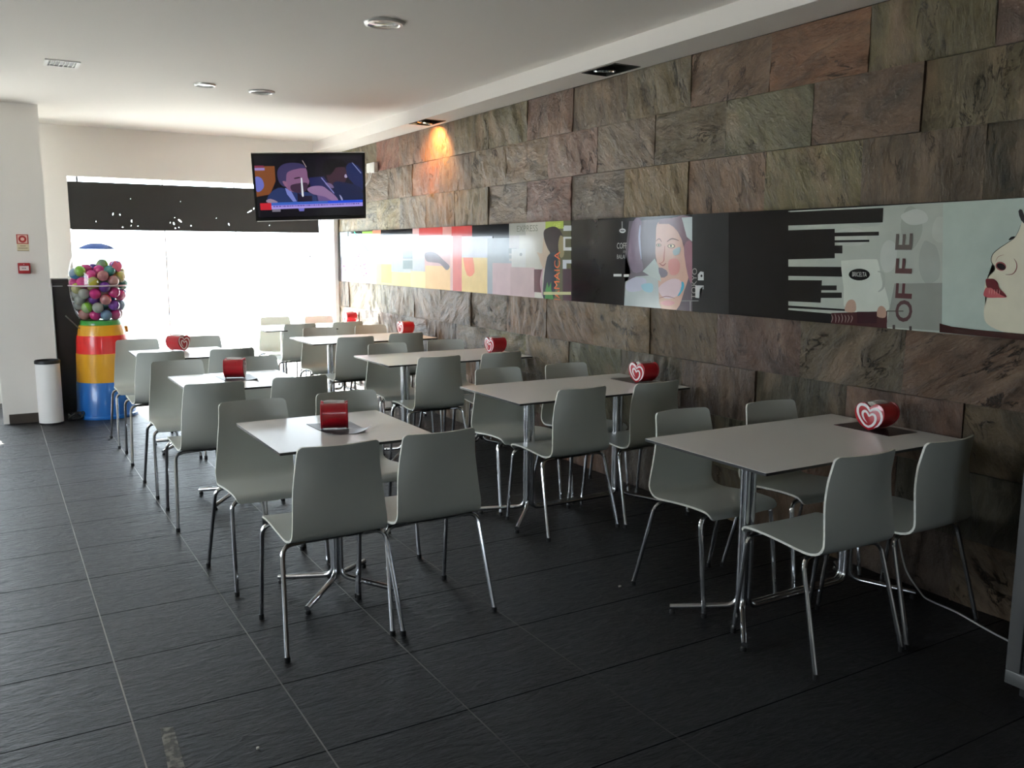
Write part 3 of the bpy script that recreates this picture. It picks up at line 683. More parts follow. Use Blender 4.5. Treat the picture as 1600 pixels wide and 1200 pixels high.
# ------------------------------------------------------------------ chairs
def smooth_profile(pts, n): return [(q.x, q.y) for q in spline(pts, n)]
def shell_mesh(mb):
    # side profile (y, z), from the front lip of the seat back and up to the top of the backrest; width alongside
    key = [(0.222, 0.420, 0.197), (0.212, 0.440, 0.201), (0.185, 0.450, 0.204), (0.10, 0.452, 0.205), (0.0, 0.446, 0.205), (-0.08, 0.438, 0.203), (-0.13, 0.4365, 0.201),
           (-0.165, 0.446, 0.195), (-0.185, 0.468, 0.193), (-0.193, 0.50, 0.191), (-0.196, 0.56, 0.186), (-0.200, 0.64, 0.180), (-0.210, 0.72, 0.171), (-0.226, 0.817, 0.162)]
    C = spline(key, 5)
    P = [(c.x, c.y) for c in C]; Wd = [c.z for c in C]
    acc = [0]
    for i in range(1, len(P)): acc.append(acc[-1] + math.dist(P[i], P[i - 1]))
    # denser rows at both ends for the rounded corners
    def samp(s_):
        for i in range(1, len(acc)):
            if s_ <= acc[i] + 1e-9:
                t = (s_ - acc[i - 1]) / max(1e-9, acc[i] - acc[i - 1]); return (P[i - 1][0] * (1 - t) + P[i][0] * t, P[i - 1][1] * (1 - t) + P[i][1] * t, Wd[i - 1] * (1 - t) + Wd[i] * t)
        return (*P[-1], Wd[-1])
    tot = acc[-1]; r = 0.020
    S = [r * (1 - math.cos(PI / 2 * k / 5)) for k in range(5)] + [r + (tot - 2 * r) * k / 44 for k in range(45)] + [tot - r * (1 - math.cos(PI / 2 * k / 5)) for k in range(4, -1, -1)]
    NU = 14; top, bot = [], []; th = 0.0047
    for s_ in S:
        y, z, w = samp(s_); ya, za, _ = samp(max(0, s_ - 0.004)); yb, zb, _ = samp(min(tot, s_ + 0.004))
        d = Vector((yb - ya, zb - za)).normalized(); nrm = Vector((d.y, -d.x))     # points to the sitter's side: forward / up
        nrm = -nrm if nrm.y < 0 and s_ < tot * 0.4 else nrm
        e = min(s_, tot - s_)
        hw = w - (r - math.sqrt(max(0, r * r - (r - e) ** 2)) if e < r else 0)
        f = min(1, max(0, (z - 0.47) / 0.25))            # the backrest is dished sideways, the seat hardly
        ra, rb_ = [], []
        for i in range(NU + 1):
            u = -1 + 2 * i / NU; x = hw * u; ex = (x / 0.19) ** 2
            dy = 0.048 * f * ex; dz = 0.004 * (1 - f) * ex
            c = Vector((x, y + dy, z + dz)); n3 = Vector((0, nrm.x, nrm.y))
            ra.append(c + n3 * th); rb_.append(c - n3 * th)
        top.append(ra); bot.append(rb_)
    nr = len(S); vs = [v for R in top for v in R] + [v for R in bot for v in R]; o = nr * (NU + 1); fs = []; rim = []
    for j in range(nr - 1):
        for i in range(NU):
            a = j * (NU + 1) + i; fs.append((a, a + 1, a + NU + 2, a + NU + 1)); fs.append((o + a, o + a + NU + 1, o + a + NU + 2, o + a + 1))
    idx = [i for i in range(NU + 1)] + [j * (NU + 1) + NU for j in range(1, nr)] + [(nr - 1) * (NU + 1) + i for i in range(NU - 1, -1, -1)] + [j * (NU + 1) for j in range(nr - 2, 0, -1)]
    for i in range(len(idx)): a, c = idx[i], idx[(i + 1) % len(idx)]; rim.append((a, o + a, o + c, c))
    mb.add(vs, fs, 0)
    k0 = len(mb.v) - len(vs)
    for f in rim: mb.f.append([q + k0 for q in f]); mb.m.append(1); mb.c.append(None)

def make_chair():
    t = empty('cafe_chair')
    mb = MB(); shell_mesh(mb); mb.build('seat_shell', [M_SHELL, M_EDGE], t, angle=50)
    R_ = 0.0095
    for sx_ in (-1, 1):
        for (yf, yt, fw_) in ((0.222, 0.165, 0.218), (-0.226, -0.100, 0.238)):
            zt = 0.4255 if yt > 0 else 0.4195
            pts = fillet([(sx_ * fw_, yf, 0.012), (sx_ * 0.212, yt + (yf - yt) * 0.12, zt), (sx_ * 0.12, yt, zt)], 0.045, 6)
            mb = MB(); mb.tube(pts, R_, 10); lg = mb.build('leg', M_CHROME, t)
            mb = MB(); mb.tube([(sx_ * fw_, yf, 0.0), (sx_ * fw_, yf, 0.022)], 0.0115, 10); mb.build('foot_glide', M_BLACKP, lg)
    mb = MB()
    mb.tube([(-0.12, 0.165, 0.4255), (0.12, 0.165, 0.4255)], R_, 8); mb.tube([(-0.12, -0.10, 0.4195), (0.12, -0.10, 0.4195)], R_, 8)
    for sx_ in (-1, 1):
        mb.tube([(sx_ * 0.115, 0.165, 0.4255), (sx_ * 0.115, -0.10, 0.4195)], R_ * .8, 8)
        for y in (0.12, -0.06): mb.box(sx_ * 0.115 - 0.012, sx_ * 0.115 + 0.012, y - 0.012, y + 0.012, 0.415, 0.436)
    mb.build('seat_frame', M_CHROME, t)
    return t
proto = make_chair()
SEATS = {'L1': [(1.106, 3.346), (1.542, 3.367), (1.072, 4.099), (1.562, 4.138)], 'L2': [(1.039, 5.196), (1.532, 5.214), (1.033, 5.934), (1.539, 5.925)],
 'L3': [(1.032, 6.941), (1.537, 6.922), (1.01, 7.593), (1.525, 7.635)], 'R1': [(2.738, 2.237), (3.24, 2.235), (2.738, 2.859), (3.271, 2.825)],
 'R2': [(2.723, 4.037), (3.23, 4.015), (2.722, 4.569), (3.233, 4.558)], 'R3': [(2.694, 5.722), (3.207, 5.729), (2.703, 6.322), (3.231, 6.357)],
 'R4': [(2.692, 7.364), (3.218, 7.485), (2.696, 7.99), (3.239, 8.038)], 'R5': [(2.692, 8.952), (3.2, 8.961), (2.716, 9.575), (3.195, 9.505)]}
TNAME = {'L1': 'nearest small square table', 'L2': 'middle small square table', 'L3': 'small square table by the vending machine',
         'R1': 'nearest long table', 'R2': 'second nearest long table', 'R3': 'middle long table', 'R4': 'fourth long table', 'R5': 'farthest long table'}
rr_ = random.Random(11); first = True
for tk, seats in SEATS.items():
    for i, (x, y) in enumerate(seats):
        o = proto if first else dup(proto); first = False
        o.location = (x, y, 0); rz = rr_.uniform(-0.03, 0.03)
        o.rotation_euler = (0, 0, rz + (PI if i >= 2 else 0))
        if tk[0] == 'L': pos = ['back to viewer, left', 'back to viewer, right', 'facing viewer, left', 'facing viewer, right'][i]
        else: pos = ['back to viewer, left', 'back to viewer, beside stone wall', 'facing viewer, left', 'facing viewer, beside stone wall'][i]
        tag(o, 'pale grey chair at %s, %s' % (TNAME[tk], pos), 'chair', 'grey shell chairs around the cafe tables')

# ------------------------------------------------------------------ tables
def rounded_top(mb, x0, x1, y0, y1, z0, z1, r=0.006, mi_top=0, mi_edge=1):
    poly = []
    for cx, cy, a0 in ((x1 - r, y1 - r, 0), (x0 + r, y1 - r, 90), (x0 + r, y0 + r, 180), (x1 - r, y0 + r, 270)):
        for k in range(4): a = math.radians(a0 + 30 * k); poly.append((cx + r * math.cos(a), cy + r * math.sin(a)))
    n = len(poly); zt = z1 - 0.0015
    vs = [(x, y, z0) for x, y in poly] + [(x, y, zt) for x, y in poly] + [(x, y, z1) for x, y in poly]
    mb.add(vs, [tuple(range(n))[::-1]], mi_edge); o = len(mb.v) - 3 * n
    for lv, mi in ((0, mi_edge), (1, mi_top)):
        for i in range(n): mb.f.append([o + lv * n + i, o + lv * n + (i + 1) % n, o + (lv + 1) * n + (i + 1) % n, o + (lv + 1) * n + i]); mb.m.append(mi); mb.c.append(None)
    mb.f.append([o + 2 * n + i for i in range(n)]); mb.m.append(mi_top); mb.c.append(None)
RT = 0.0125
def leg_tube(t, cx, cy, dx, dy, foot):
    l = math.hypot(dx, dy); ux, uy = dx / l, dy / l; o_ = 0.017
    p = fillet([(cx + ux * o_, cy + uy * o_, TT - 0.018), (cx + ux * o_, cy + uy * o_, 0.068), (cx + ux * foot, cy + uy * foot, 0.028)], 0.05, 6)
    mb = MB(); mb.tube(p, RT, 12); lg = mb.build('leg', M_CHROME, t)
    mb = MB(); mb.lathe([(0.013, 0), (0.013, 0.012), (0.008, 0.018)], 12, cx=cx + ux * (foot - 0.01), cy=cy + uy * (foot - 0.01)); mb.build('foot_glide', M_BLACKP, lg)
def make_small():
    t = empty('square_table'); w_, d_ = 0.69, 0.71
    mb = MB(); rounded_top(mb, -w_ / 2, w_ / 2, -d_ / 2, d_ / 2, TT - 0.012, TT); mb.build('tabletop', [M_TOP, M_TEDGE], t, angle=20)
    mb = MB(); mb.box(-0.16, 0.16, -0.02, 0.02, TT - 0.018, TT - 0.0125); mb.box(-0.02, 0.02, -0.16, 0.16, TT - 0.0185, TT - 0.0127); mb.build('mounting_plate', M_BLACKP, t, smooth=False)
    for a in (45, 135, 225, 315): leg_tube(t, 0, 0, math.cos(math.radians(a)), math.sin(math.radians(a)), 0.30)
    return t
def make_long():
    t = empty('long_table'); w_, d_ = 1.187, 0.69
    mb = MB(); rounded_top(mb, -w_ / 2, w_ / 2, -d_ / 2, d_ / 2, TT - 0.012, TT); mb.build('tabletop', [M_TOP, M_TEDGE], t, angle=20)
    px_ = 0.325
    mb = MB()
    for s_ in (-1, 1): mb.box(s_ * px_ - 0.03, s_ * px_ + 0.03, -0.2, 0.2, TT - 0.018, TT - 0.0125)
    mb.build('mounting_plate', M_BLACKP, t, smooth=False)
    for s_ in (-1, 1):
        for q in (-1, 1): leg_tube(t, s_ * px_, 0, s_ * 0.2, q * 0.21, 0.30)
    for q in (-1, 1):
        mb = MB(); y = q * 0.0125
        mb.tube(fillet([(-px_ + 0.02, y, TT - 0.018), (-px_ + 0.02, y, 0.062), (px_ - 0.02, y, 0.062), (px_ - 0.02, y, TT - 0.018)], 0.05, 6), RT, 12); mb.build('linking_tube', M_CHROME, t)
    return t
TPOS = {'L1': (0.937, 3.373), 'L2': (0.931, 5.143), 'L3': (0.912, 6.822), 'R1': (2.372, 2.187), 'R2': (2.354, 3.883), 'R3': (2.360, 5.665), 'R4': (2.355, 7.321), 'R5': (2.340, 8.757)}
small = make_small(); tag(small, 'small square white table nearest the viewer, grey mat on it', 'table', 'small square tables')
small.location = (TPOS['L1'][0] + 0.345, TPOS['L1'][1] + 0.355, 0)
for k, lb in (('L2', 'small square white table between the other two small tables'), ('L3', 'small square white table closest to the toy vending machine')):
    o = dup(small); o.location = (TPOS[k][0] + 0.345, TPOS[k][1] + 0.355, 0); tag(o, lb, 'table')
long_ = make_long(); tag(long_, 'long white table nearest the viewer, end against the dark stone wall', 'table', 'long tables along the stone wall')
long_.location = (TPOS['R1'][0] + 0.5935, TPOS['R1'][1] + 0.345, 0)
for k, lb in (('R2', 'long white table second from the viewer along the stone wall'), ('R3', 'long white table in the middle of the row of five along the wall'), ('R4', 'long white table second from the bright window'), ('R5', 'long white table closest to the bright far window')):
    o = dup(long_); o.location = (TPOS[k][0] + 0.5935, TPOS[k][1] + 0.345, 0); tag(o, lb, 'table')

# ------------------------------------------------------------------ heart-shaped napkin dispensers
half = [(0, 0.104), (0.010, 0.112), (0.028, 0.122), (0.047, 0.120), (0.064, 0.108), (0.0735, 0.088), (0.0735, 0.066), (0.065, 0.044), (0.050, 0.026), (0.030, 0.012), (0.012, 0.003), (0, 0.0)]
hp = [(q.x, q.y) for q in spline(half, 3)]
heart = hp + [(-x, z) for x, z in hp[-2:0:-1]]
def heart_scaled(k): return [(x * k, 0.062 + (z - 0.062) * k) for x, z in heart]
LOGO = [(750, 578, 2), (830, 530, 26), (885, 455, 40), (890, 385, 42), (850, 325, 42), (790, 296, 38), (720, 300, 34), (650, 336, 30), (590, 280, 36), (510, 254, 42), (440, 265, 46), (402, 320, 44), (415, 400, 40), (470, 475, 34), (560, 550, 32), (640, 572, 36), (715, 540, 40), (765, 480, 42), (770, 420, 42), (740, 382, 40), (690, 380, 34), (640, 412, 28), (600, 365, 34), (555, 345, 40), (512, 365, 42), (510, 410, 36), (545, 465, 24), (612, 515, 3)]
def logo_mesh(mb, yface, sgn):
    pts = []
    segs = [LOGO[:8], LOGO[7:16], LOGO[15:22], LOGO[21:]]
    for s_ in segs: pts += spline([(a, b_, c_) for a, b_, c_ in s_], 5)
    sx_, sz_ = 0.128 / 500, 0.104 / 335
    L_ = []
    for i, p in enumerate(pts):
        t = (pts[min(i + 1, len(pts) - 1)] - pts[max(i - 1, 0)]); t = Vector((t.x * sx_, -t.y * sz_)).normalized(); n_ = Vector((-t.y, t.x)) * p.z * 0.5 * 0.00028
        c = Vector(((p.x - 643) * sx_ * 0.96, 0.063 - (p.y - 415) * sz_ * 0.98))
        L_.append((c + n_, c - n_))
    vs = []
    for a, b_ in L_: vs += [(sgn * a.x, yface, a.y), (sgn * b_.x, yface, b_.y)]
    mb.add(vs, [(2 * i, 2 * i + 1, 2 * i + 3, 2 * i + 2) for i in range(len(L_) - 1)])
def make_dispenser():
    t = empty('napkin_dispenser')
    mb = MB(); mb.prism(heart_scaled(0.955), -0.052, 0.052, (0, 2, 1)); mb.build('dispenser_body', M_RED, t, angle=30)
    for s_ in (-1, 1):
        mb = MB(); y0, y1 = sorted((s_ * 0.0515, s_ * 0.060)); mb.prism(heart_scaled(1.0), y0, y1, (0, 2, 1)); cap = bevel(mb.build('end_cap', M_RED, t, angle=30), 0.0018, 2, 60)
        mb = MB(); logo_mesh(mb, s_ * 0.0606, s_ * -1.0); lo = mb.build('heart_logo', M_LOGO, cap, smooth=False, fixn=False); lo['label'] = 'white double heart swirl'
    return t
def make_napkins():
    mb = MB()
    for i in range(7):
        x = -0.018 + i * 0.006; hh = 0.128 - abs(i - 3) * 0.0012
        mb.add([(x, -0.047, 0.104), (x, 0.047, 0.104), (x - 0.004, 0.045, hh), (x - 0.002, 0.02, hh + 0.003), (x - 0.001, -0.02, hh + 0.001), (x - 0.004, -0.045, hh), (x + 0.0015, -0.047, 0.104), (x + 0.0015, 0.047, 0.104), (x + 0.001, 0.045, hh), (x + 0.001, 0.02, hh + 0.003), (x + 0.002, -0.02, hh + 0.001), (x, -0.045, hh)],
               [(0, 1, 2, 3, 4, 5), (11, 10, 9, 8, 7, 6), (0, 6, 7, 1), (1, 7, 8, 2), (2, 8, 9, 3), (3, 9, 10, 4), (4, 10, 11, 5), (5, 11, 6, 0)])
    return mb.build('napkin_stack', M_NAPKIN, None, smooth=False)
dp = make_dispenser(); npk = make_napkins()
# position and the direction (degrees) in which the body runs away from the logo the viewer sees
DISP = [('L1', 1.287, 3.725, 160, 'its plain red side to the viewer'), ('L2', 1.285, 5.57, 158, 'its logo turned right'), ('L3', 1.262, 7.36, 131, 'its logo facing right of the viewer'),
        ('R1', 3.42, 2.515, 4, 'heart logo facing left'), ('R2', 3.425, 4.18, 2, 'heart logo facing left'), ('R3', 3.42, 6.02, 2, 'heart logo facing left'), ('R4', 3.44, 7.82, 3, 'heart logo facing left'), ('R5', 3.44, 9.36, 3, 'heart logo facing left')]
for i, (k, x, y, a, how) in enumerate(DISP):
    z = TT + (0.0022 if k in ('L1', 'L2', 'R1', 'R2') else 0.0005)
    for pr_, nm in ((dp, 0), (npk, 1)):
        o = pr_ if i == 0 else dup(pr_)
        o.location = (x, y, z); o.rotation_euler = (0, 0, math.radians(a - 90))
        if nm == 0: tag(o, 'red heart-shaped napkin dispenser on the %s' % TNAME[k], 'napkin dispenser', 'red napkin dispensers on the tables')
        else: tag(o, 'folded paper napkins in the dispenser on the %s' % TNAME[k], 'napkins', 'napkins in the red dispensers')

def mat_print(name, c0, c1, c2, rough):
    m = bpy.data.materials.new(name); m.use_nodes = True; nt = m.node_tree; b_ = nt.nodes['Principled BSDF']
    tc = nt.nodes.new('ShaderNodeTexCoord'); n = nt.nodes.new('ShaderNodeTexNoise'); n.inputs['Scale'].default_value = 14; n.inputs['Detail'].default_value = 3
    r = nt.nodes.new('ShaderNodeValToRGB'); e = r.color_ramp.elements; e[0].position = .38; e[0].color = c0; e[1].position = .62; e[1].color = c1; k = e.new(.7); k.color = c2
    nt.links.new(tc.outputs['Object'], n.inputs[0]); nt.links.new(n.outputs[0], r.inputs[0]); nt.links.new(r.outputs[0], b_.inputs['Base Color']); b_.inputs['Roughness'].default_value = rough
    return m
PM_G = mat_print('grey_printed_paper', (0.07, 0.07, 0.075, 1), (0.13, 0.13, 0.135, 1), (0.25, 0.25, 0.25, 1), 0.4)
PM_D = mat_print('dark_printed_paper', (0.015, 0.012, 0.012, 1), (0.05, 0.03, 0.03, 1), (0.30, 0.05, 0.06, 1), 0.3)
def placemat(pts, m_, label, curl=0.0):
    mb = MB(); n = 8; vs = []
    (x0, y0), (x1, y1), (x2, y2), (x3, y3) = pts
    for lv in (0, 1):
        for j in range(n + 1):
            for i in range(n + 1):
                u, v = i / n, j / n
                x = (x0 * (1 - u) + x1 * u) * (1 - v) + (x3 * (1 - u) + x2 * u) * v; y = (y0 * (1 - u) + y1 * u) * (1 - v) + (y3 * (1 - u) + y2 * u) * v
                w_ = curl * max(0, u * v - 0.55) ** 2 * 0.15 + curl * max(0, (1 - v) * u - 0.7) ** 2 * .1
                vs.append((x, y, TT + 0.0005 + w_ + lv * 0.0012))
    M_ = (n + 1) ** 2; fs = []
    for j in range(n):
        for i in range(n):
            a = j * (n + 1) + i; fs += [(a, a + n + 1, a + n + 2, a + 1), (M_ + a, M_ + a + 1, M_ + a + n + 2, M_ + a + n + 1)]
    ring = [i for i in range(n)] + [j * (n + 1) + n for j in range(n)] + [n * (n + 1) + i for i in range(n, 0, -1)] + [j * (n + 1) for j in range(n, 0, -1)]
    for i in range(len(ring)): a, c = ring[i], ring[(i + 1) % len(ring)]; fs.append((a, c, M_ + c, M_ + a))
    mb.add(vs, fs); tag(mb.build('paper_placemat', m_, None), label, 'placemat', 'paper mats under the dispensers')
placemat([(1.21, 3.892), (1.22, 3.592), (1.40, 3.569), (1.406, 3.852)], PM_G, 'shiny grey printed paper mat under the dispenser on the nearest small square table', 1)
placemat([(1.192, 5.72), (1.20, 5.43), (1.40, 5.42), (1.405, 5.70)], PM_G, 'grey printed paper mat under the dispenser on the middle small square table', 0.5)
placemat([(3.332, 2.677), (3.329, 2.382), (3.515, 2.374), (3.52, 2.665)], PM_D, 'dark red and black printed paper mat on the nearest long table')
placemat([(3.333, 4.395), (3.335, 4.105), (3.52, 4.10), (3.52, 4.39)], PM_D, 'dark printed paper mat on the second nearest long table')

# ------------------------------------------------------------------ television
tv = empty('television', (0, 0, 0))
yaw, tilt, roll = 0.23624609, 0.33231910, 0.04384
nrm = Vector((-math.sin(yaw) * math.cos(tilt), -math.cos(yaw) * math.cos(tilt), -math.sin(tilt)))
rt = Vector((math.cos(yaw), -math.sin(yaw), 0)); up_ = rt.cross(-nrm)
rt2 = rt * math.cos(roll) + up_ * math.sin(roll); up2 = -rt * math.sin(roll) + up_ * math.cos(roll)
mw = Matrix((rt2, -nrm, up2)).transposed().to_4x4(); mw.translation = Vector((2.6578, 8.2, 2.1425)); tv.matrix_world = mw   # local: x right, z up, -y towards the viewer
TWH, THH = 0.5144, 0.3157
mb = MB(); bz = 0.02
for (x0, x1, z0, z1) in ((-TWH, TWH, THH - bz, THH), (-TWH, TWH, -THH, -THH + bz * 1.5), (-TWH, -TWH + bz, -THH + bz * 1.5, THH - bz), (TWH - bz, TWH, -THH + bz * 1.5, THH - bz)): mb.box(x0, x1, 0, 0.03, z0, z1)
mb.build('bezel', mat('black_gloss_bezel', (0.008, 0.008, 0.009, 1), 0.2), tv, smooth=False)
mb = MB(); mb.prism([(-TWH + .01, -THH + .01), (TWH - .01, -THH + .01), (TWH - .01, THH - .01), (-TWH + .01, THH - .01)], 0.03, 0.045, (0, 2, 1)); mb.prism([(-0.35, -0.2), (0.35, -0.2), (0.35, 0.2), (-0.35, 0.2)], 0.045, 0.09, (0, 2, 1)); bevel(mb.build('back_housing', M_BLACKP, tv), .004)
mb = MB(); mb.box(-TWH + 0.01, TWH - 0.01, 0.0, 0.02, -THH - 0.008, -THH - 0.0005); mb.build('lower_trim', mat('clear_grey_trim', (0.7, 0.7, 0.72, 1), 0.25), tv, smooth=False)
# picture: px coords of the zoomed photo crop (screen spans x 105..1140, y 130..740) mapped to the screen
mb = MB(); SL = [0]
def S_(px, py):
    u = (px - 90) / (1165 - 90); v = (py - 122) / (745 - 122)
    return (-TWH + 2 * TWH * min(max(u, .021), .979), THH - 2 * THH * min(max(v, .034), .95))
def scr(pts, col, sm=0):
    SL[0] += 1
    if sm: pts = [(q.x, q.y) for q in spline(pts, sm, True)]
    q = [S_(*p) for p in pts]; y = 0.008 - SL[0] * 0.00006
    bt = bmesh.new(); f = bt.faces.new([bt.verts.new((x, y, z)) for x, z in q]); bmesh.ops.triangulate(bt, faces=[f]); bt.verts.index_update()
    mb.add([v.co[:] for v in bt.verts], [[v.index for v in f.verts] for f in bt.faces], 0, srgb(*col)); bt.free()
scr([(90, 122), (1165, 122), (1165, 745), (90, 745)], (16, 14, 22))
scr([(110, 240), (300, 240), (300, 380), (240, 500), (110, 520)], (128, 74, 40)); scr([(110, 340), (170, 350), (190, 420), (150, 470), (110, 460)], (104, 110, 190), 3)
scr([(700, 160), (1140, 150), (1140, 580), (640, 580)], (22, 16, 28)); scr([(980, 250), (1040, 215), (1140, 300), (1140, 480), (1000, 360)], (26, 36, 84), 2)
scr([(620, 350), (760, 340), (870, 500), (900, 575), (640, 575)], (34, 36, 84)); scr([(790, 300), (880, 250), (960, 250), (985, 330), (960, 400), (880, 420), (810, 400)], (60, 36, 50), 3); scr([(750, 290), (790, 190), (940, 190), (980, 250), (880, 260), (820, 330)], (14, 10, 16), 3)
scr([(850, 400), (960, 400), (1120, 450), (1140, 575), (900, 575)], (20, 30, 68), 2); scr([(770, 400), (830, 410), (855, 450), (800, 440)], (110, 92, 130), 3)
scr([(230, 500), (320, 440), (390, 450), (520, 480), (620, 490), (680, 575), (250, 575)], (40, 54, 100), 2); scr([(385, 440), (440, 470), (490, 570), (455, 572), (400, 500)], (120, 130, 200)); scr([(500, 490), (560, 520), (640, 520), (640, 575), (500, 575)], (30, 22, 44))
scr([(390, 330), (420, 280), (560, 240), (600, 280), (605, 340), (620, 385), (600, 430), (580, 470), (520, 490), (430, 470), (390, 420)], (130, 92, 126), 3)
scr([(320, 330), (330, 270), (380, 225), (470, 210), (560, 225), (590, 262), (540, 262), (430, 290), (400, 340), (390, 430), (340, 400)], (60, 54, 92), 3); scr([(440, 420), (520, 400), (600, 400), (590, 460), (520, 492), (450, 470)], (64, 44, 64), 3)
scr([(480, 350), (530, 342), (530, 352), (480, 360)], (44, 28, 44), 2); scr([(365, 380), (400, 385), (412, 420), (390, 430)], (140, 98, 126), 3)
scr([(600, 450), (650, 430), (740, 430), (800, 470), (860, 520), (890, 575), (760, 575), (700, 520), (650, 505), (605, 475)], (140, 110, 150), 3); scr([(690, 515), (760, 530), (840, 575), (700, 575)], (100, 80, 130))
scr([(540, 350), (552, 350), (560, 520), (550, 530), (540, 515)], (224, 230, 236)); scr([(560, 190), (566, 190), (600, 250), (596, 256)], (180, 160, 160)); scr([(1035, 215), (1045, 215), (1128, 310), (1122, 318)], (120, 130, 180)); scr([(730, 350), (742, 350), (860, 500), (850, 502)], (130, 130, 190)); scr([(960, 340), (975, 320), (990, 350), (970, 356)], (170, 160, 190), 2); scr([(905, 515), (925, 530), (940, 565), (925, 568)], (150, 150, 190), 2)
scr([(200, 555), (240, 540), (300, 565), (300, 578), (215, 578)], (150, 130, 150), 2); scr([(110, 255), (205, 255), (205, 278), (110, 278)], (150, 130, 190)); scr([(112, 234), (200, 234), (195, 250), (112, 250)], (130, 50, 80))
scr([(140, 580), (245, 580), (245, 645), (140, 645)], (196, 38, 50)); scr([(245, 578), (1135, 566), (1135, 592), (245, 604)], (30, 76, 220)); scr([(245, 578), (790, 572), (790, 592), (245, 602)], (60, 100, 190)); scr([(245, 604), (1135, 592), (1135, 628), (245, 640)], (168, 150, 226)); scr([(250, 640), (330, 640), (330, 664), (250, 664)], (120, 116, 130)); scr([(500, 636), (560, 636), (555, 664), (510, 664)], (110, 110, 190))
rt_ = random.Random(5); x = 262
while x < 1095:
    w_ = rt_.uniform(6, 26); scr([(x, 606 - (x - 245) * .0135 + 3), (x + w_, 606 - (x - 245) * .0135 + 3), (x + w_, 606 - (x - 245) * .0135 + 13), (x, 606 - (x - 245) * .0135 + 13)], (84, 70, 150)); x += w_ + rt_.uniform(4, 8)
mb.build('screen', attr_mat('lit_screen', 0.15, emit=0.72), tv, smooth=False, fixn=False)
tag(tv, 'flat black television showing a news broadcast, mounted high in front of the stone wall', 'television')
# wall arm behind it
mb = MB(); c = Vector((2.6578, 8.2, 2.1425)) - nrm * 0.0905
mb.tube(fillet([c, c - nrm * 0.10, (3.0, 8.9, 2.15), (W - 0.025, 9.5, 2.15)], 0.03, 4), 0.018, 10); mb.box(W - 0.035, W - 0.018, 9.42, 9.58, 2.02, 2.28)
tag(mb.build('television_bracket', M_BLACKP), 'black swivel arm holding the television to the stone wall', 'bracket')
# sockets and cable beside it
sk = empty('wall_socket', (W - 0.022, 8.99, 2.425)); mb = MB(); mb.box(-0.035, 0.01, -0.13, -0.015, -0.055, 0.05); mb.box(-0.022, 0.01, 0.012, 0.12, -0.045, 0.052); bevel(mb.build('socket_plate', mat('white_plastic', (0.8, 0.8, 0.78, 1), 0.35), sk), .003)
mb = MB(); mb.tube([(q.x, q.y, q.z) for q in spline([(-0.022, 0.03, -0.04), (-0.03, 0.05, -0.12), (-0.06, 0.10, -0.2), (-0.12, 0.06, -0.235)], 5)], 0.005, 6); mb.tube([(q.x, q.y, q.z) for q in spline([(-0.018, -0.02, -0.045), (-0.03, 0.02, -0.13), (-0.06, 0.09, -0.2), (-0.12, 0.06, -0.24)], 5)], 0.005, 6)
mb.build('cable', mat('white_plastic', (0.8, 0.8, 0.78, 1)), sk)
tag(sk, 'small white double socket with white cables on the stone wall beside the television', 'socket')

# ------------------------------------------------------------------ ceiling fittings
def downlight(x, y, r, label):
    t = empty('ceiling_light', (x, y, ZC))
    mb = MB(); mb.lathe([(r, -0.001), (r, -0.006), (r * .94, -0.014), (r * .80, -0.016), (r * .74, -0.010), (r * .74, -0.001)], 40, cap=False); mb.build('rim', mat('satin_rim', (0.62, 0.62, 0.60, 1), 0.3, metal=0.6), t)
    mb = MB(); mb.lathe([(r * .73, -0.002), (r * .55, -0.0035), (r * .2, -0.003), (0.004, -0.003)], 32); mb.build('reflector', mat('aluminium_reflector', (0.45, 0.46, 0.47, 1), 0.35, metal=0.7), t)
    mb = MB(); mb.tube([(-r * .5, 0, -0.009), (r * .5, 0, -0.009)], 0.005, 8); mb.build('lamp_tube', mat('white_plastic', (0.8, 0.8, 0.78, 1)), t)
    mb = MB(); mb.lathe([(r * .78, -0.0145), (r * .4, -0.0185), (0.003, -0.0195)], 32, cap=False); mb.build('glass_cover', M_GLASS, t)
    tag(t, label, 'ceiling light', 'round recessed ceiling lights')
downlight(1.988, 4.757, 0.112, 'round recessed ceiling light nearest the viewer, unlit')
downlight(1.97, 7.24, 0.105, 'larger of the two far round ceiling lights, above the television')
downlight(1.522, 7.175, 0.082, 'smaller flat round ceiling fitting left of the far ceiling light')
v = empty('air_vent', (0.53, 6.90, ZC)); mb = MB(); a_ = 0.108; f_ = 0.024
for (x0, x1, y0, y1) in ((-a_, -a_ + f_, -a_, a_), (a_ - f_, a_, -a_, a_), (-a_ + f_, a_ - f_, -a_, -a_ + f_ * .6), (-a_ + f_, a_ - f_, a_ - f_ * .6, a_)): mb.box(x0, x1, y0, y1, -0.008, 0)
mb.build('vent_frame', mat('white_metal', (0.8, 0.79, 0.76, 1), 0.4), v, smooth=False)
mb = MB(); mb.box(-a_ + f_, a_ - f_, -a_ + f_ * .6, a_ - f_ * .6, -0.001, 0); mb.build('vent_opening', M_BLACKP, v, smooth=False)  # thin black sheet stands in for the shade inside the duct
mb = MB()
for i in range(6): x = -a_ + f_ + (2 * a_ - 2 * f_) * (i + .5) / 6; mb.box(x - 0.002, x + 0.002, -a_ + f_ * .6, a_ - f_ * .6, -0.0075, -0.001)
mb.build('louvre', mat('white_metal', (0.8, 0.79, 0.76, 1)), v, smooth=False)
tag(v, 'square white slatted air vent in the ceiling at upper left', 'air vent')
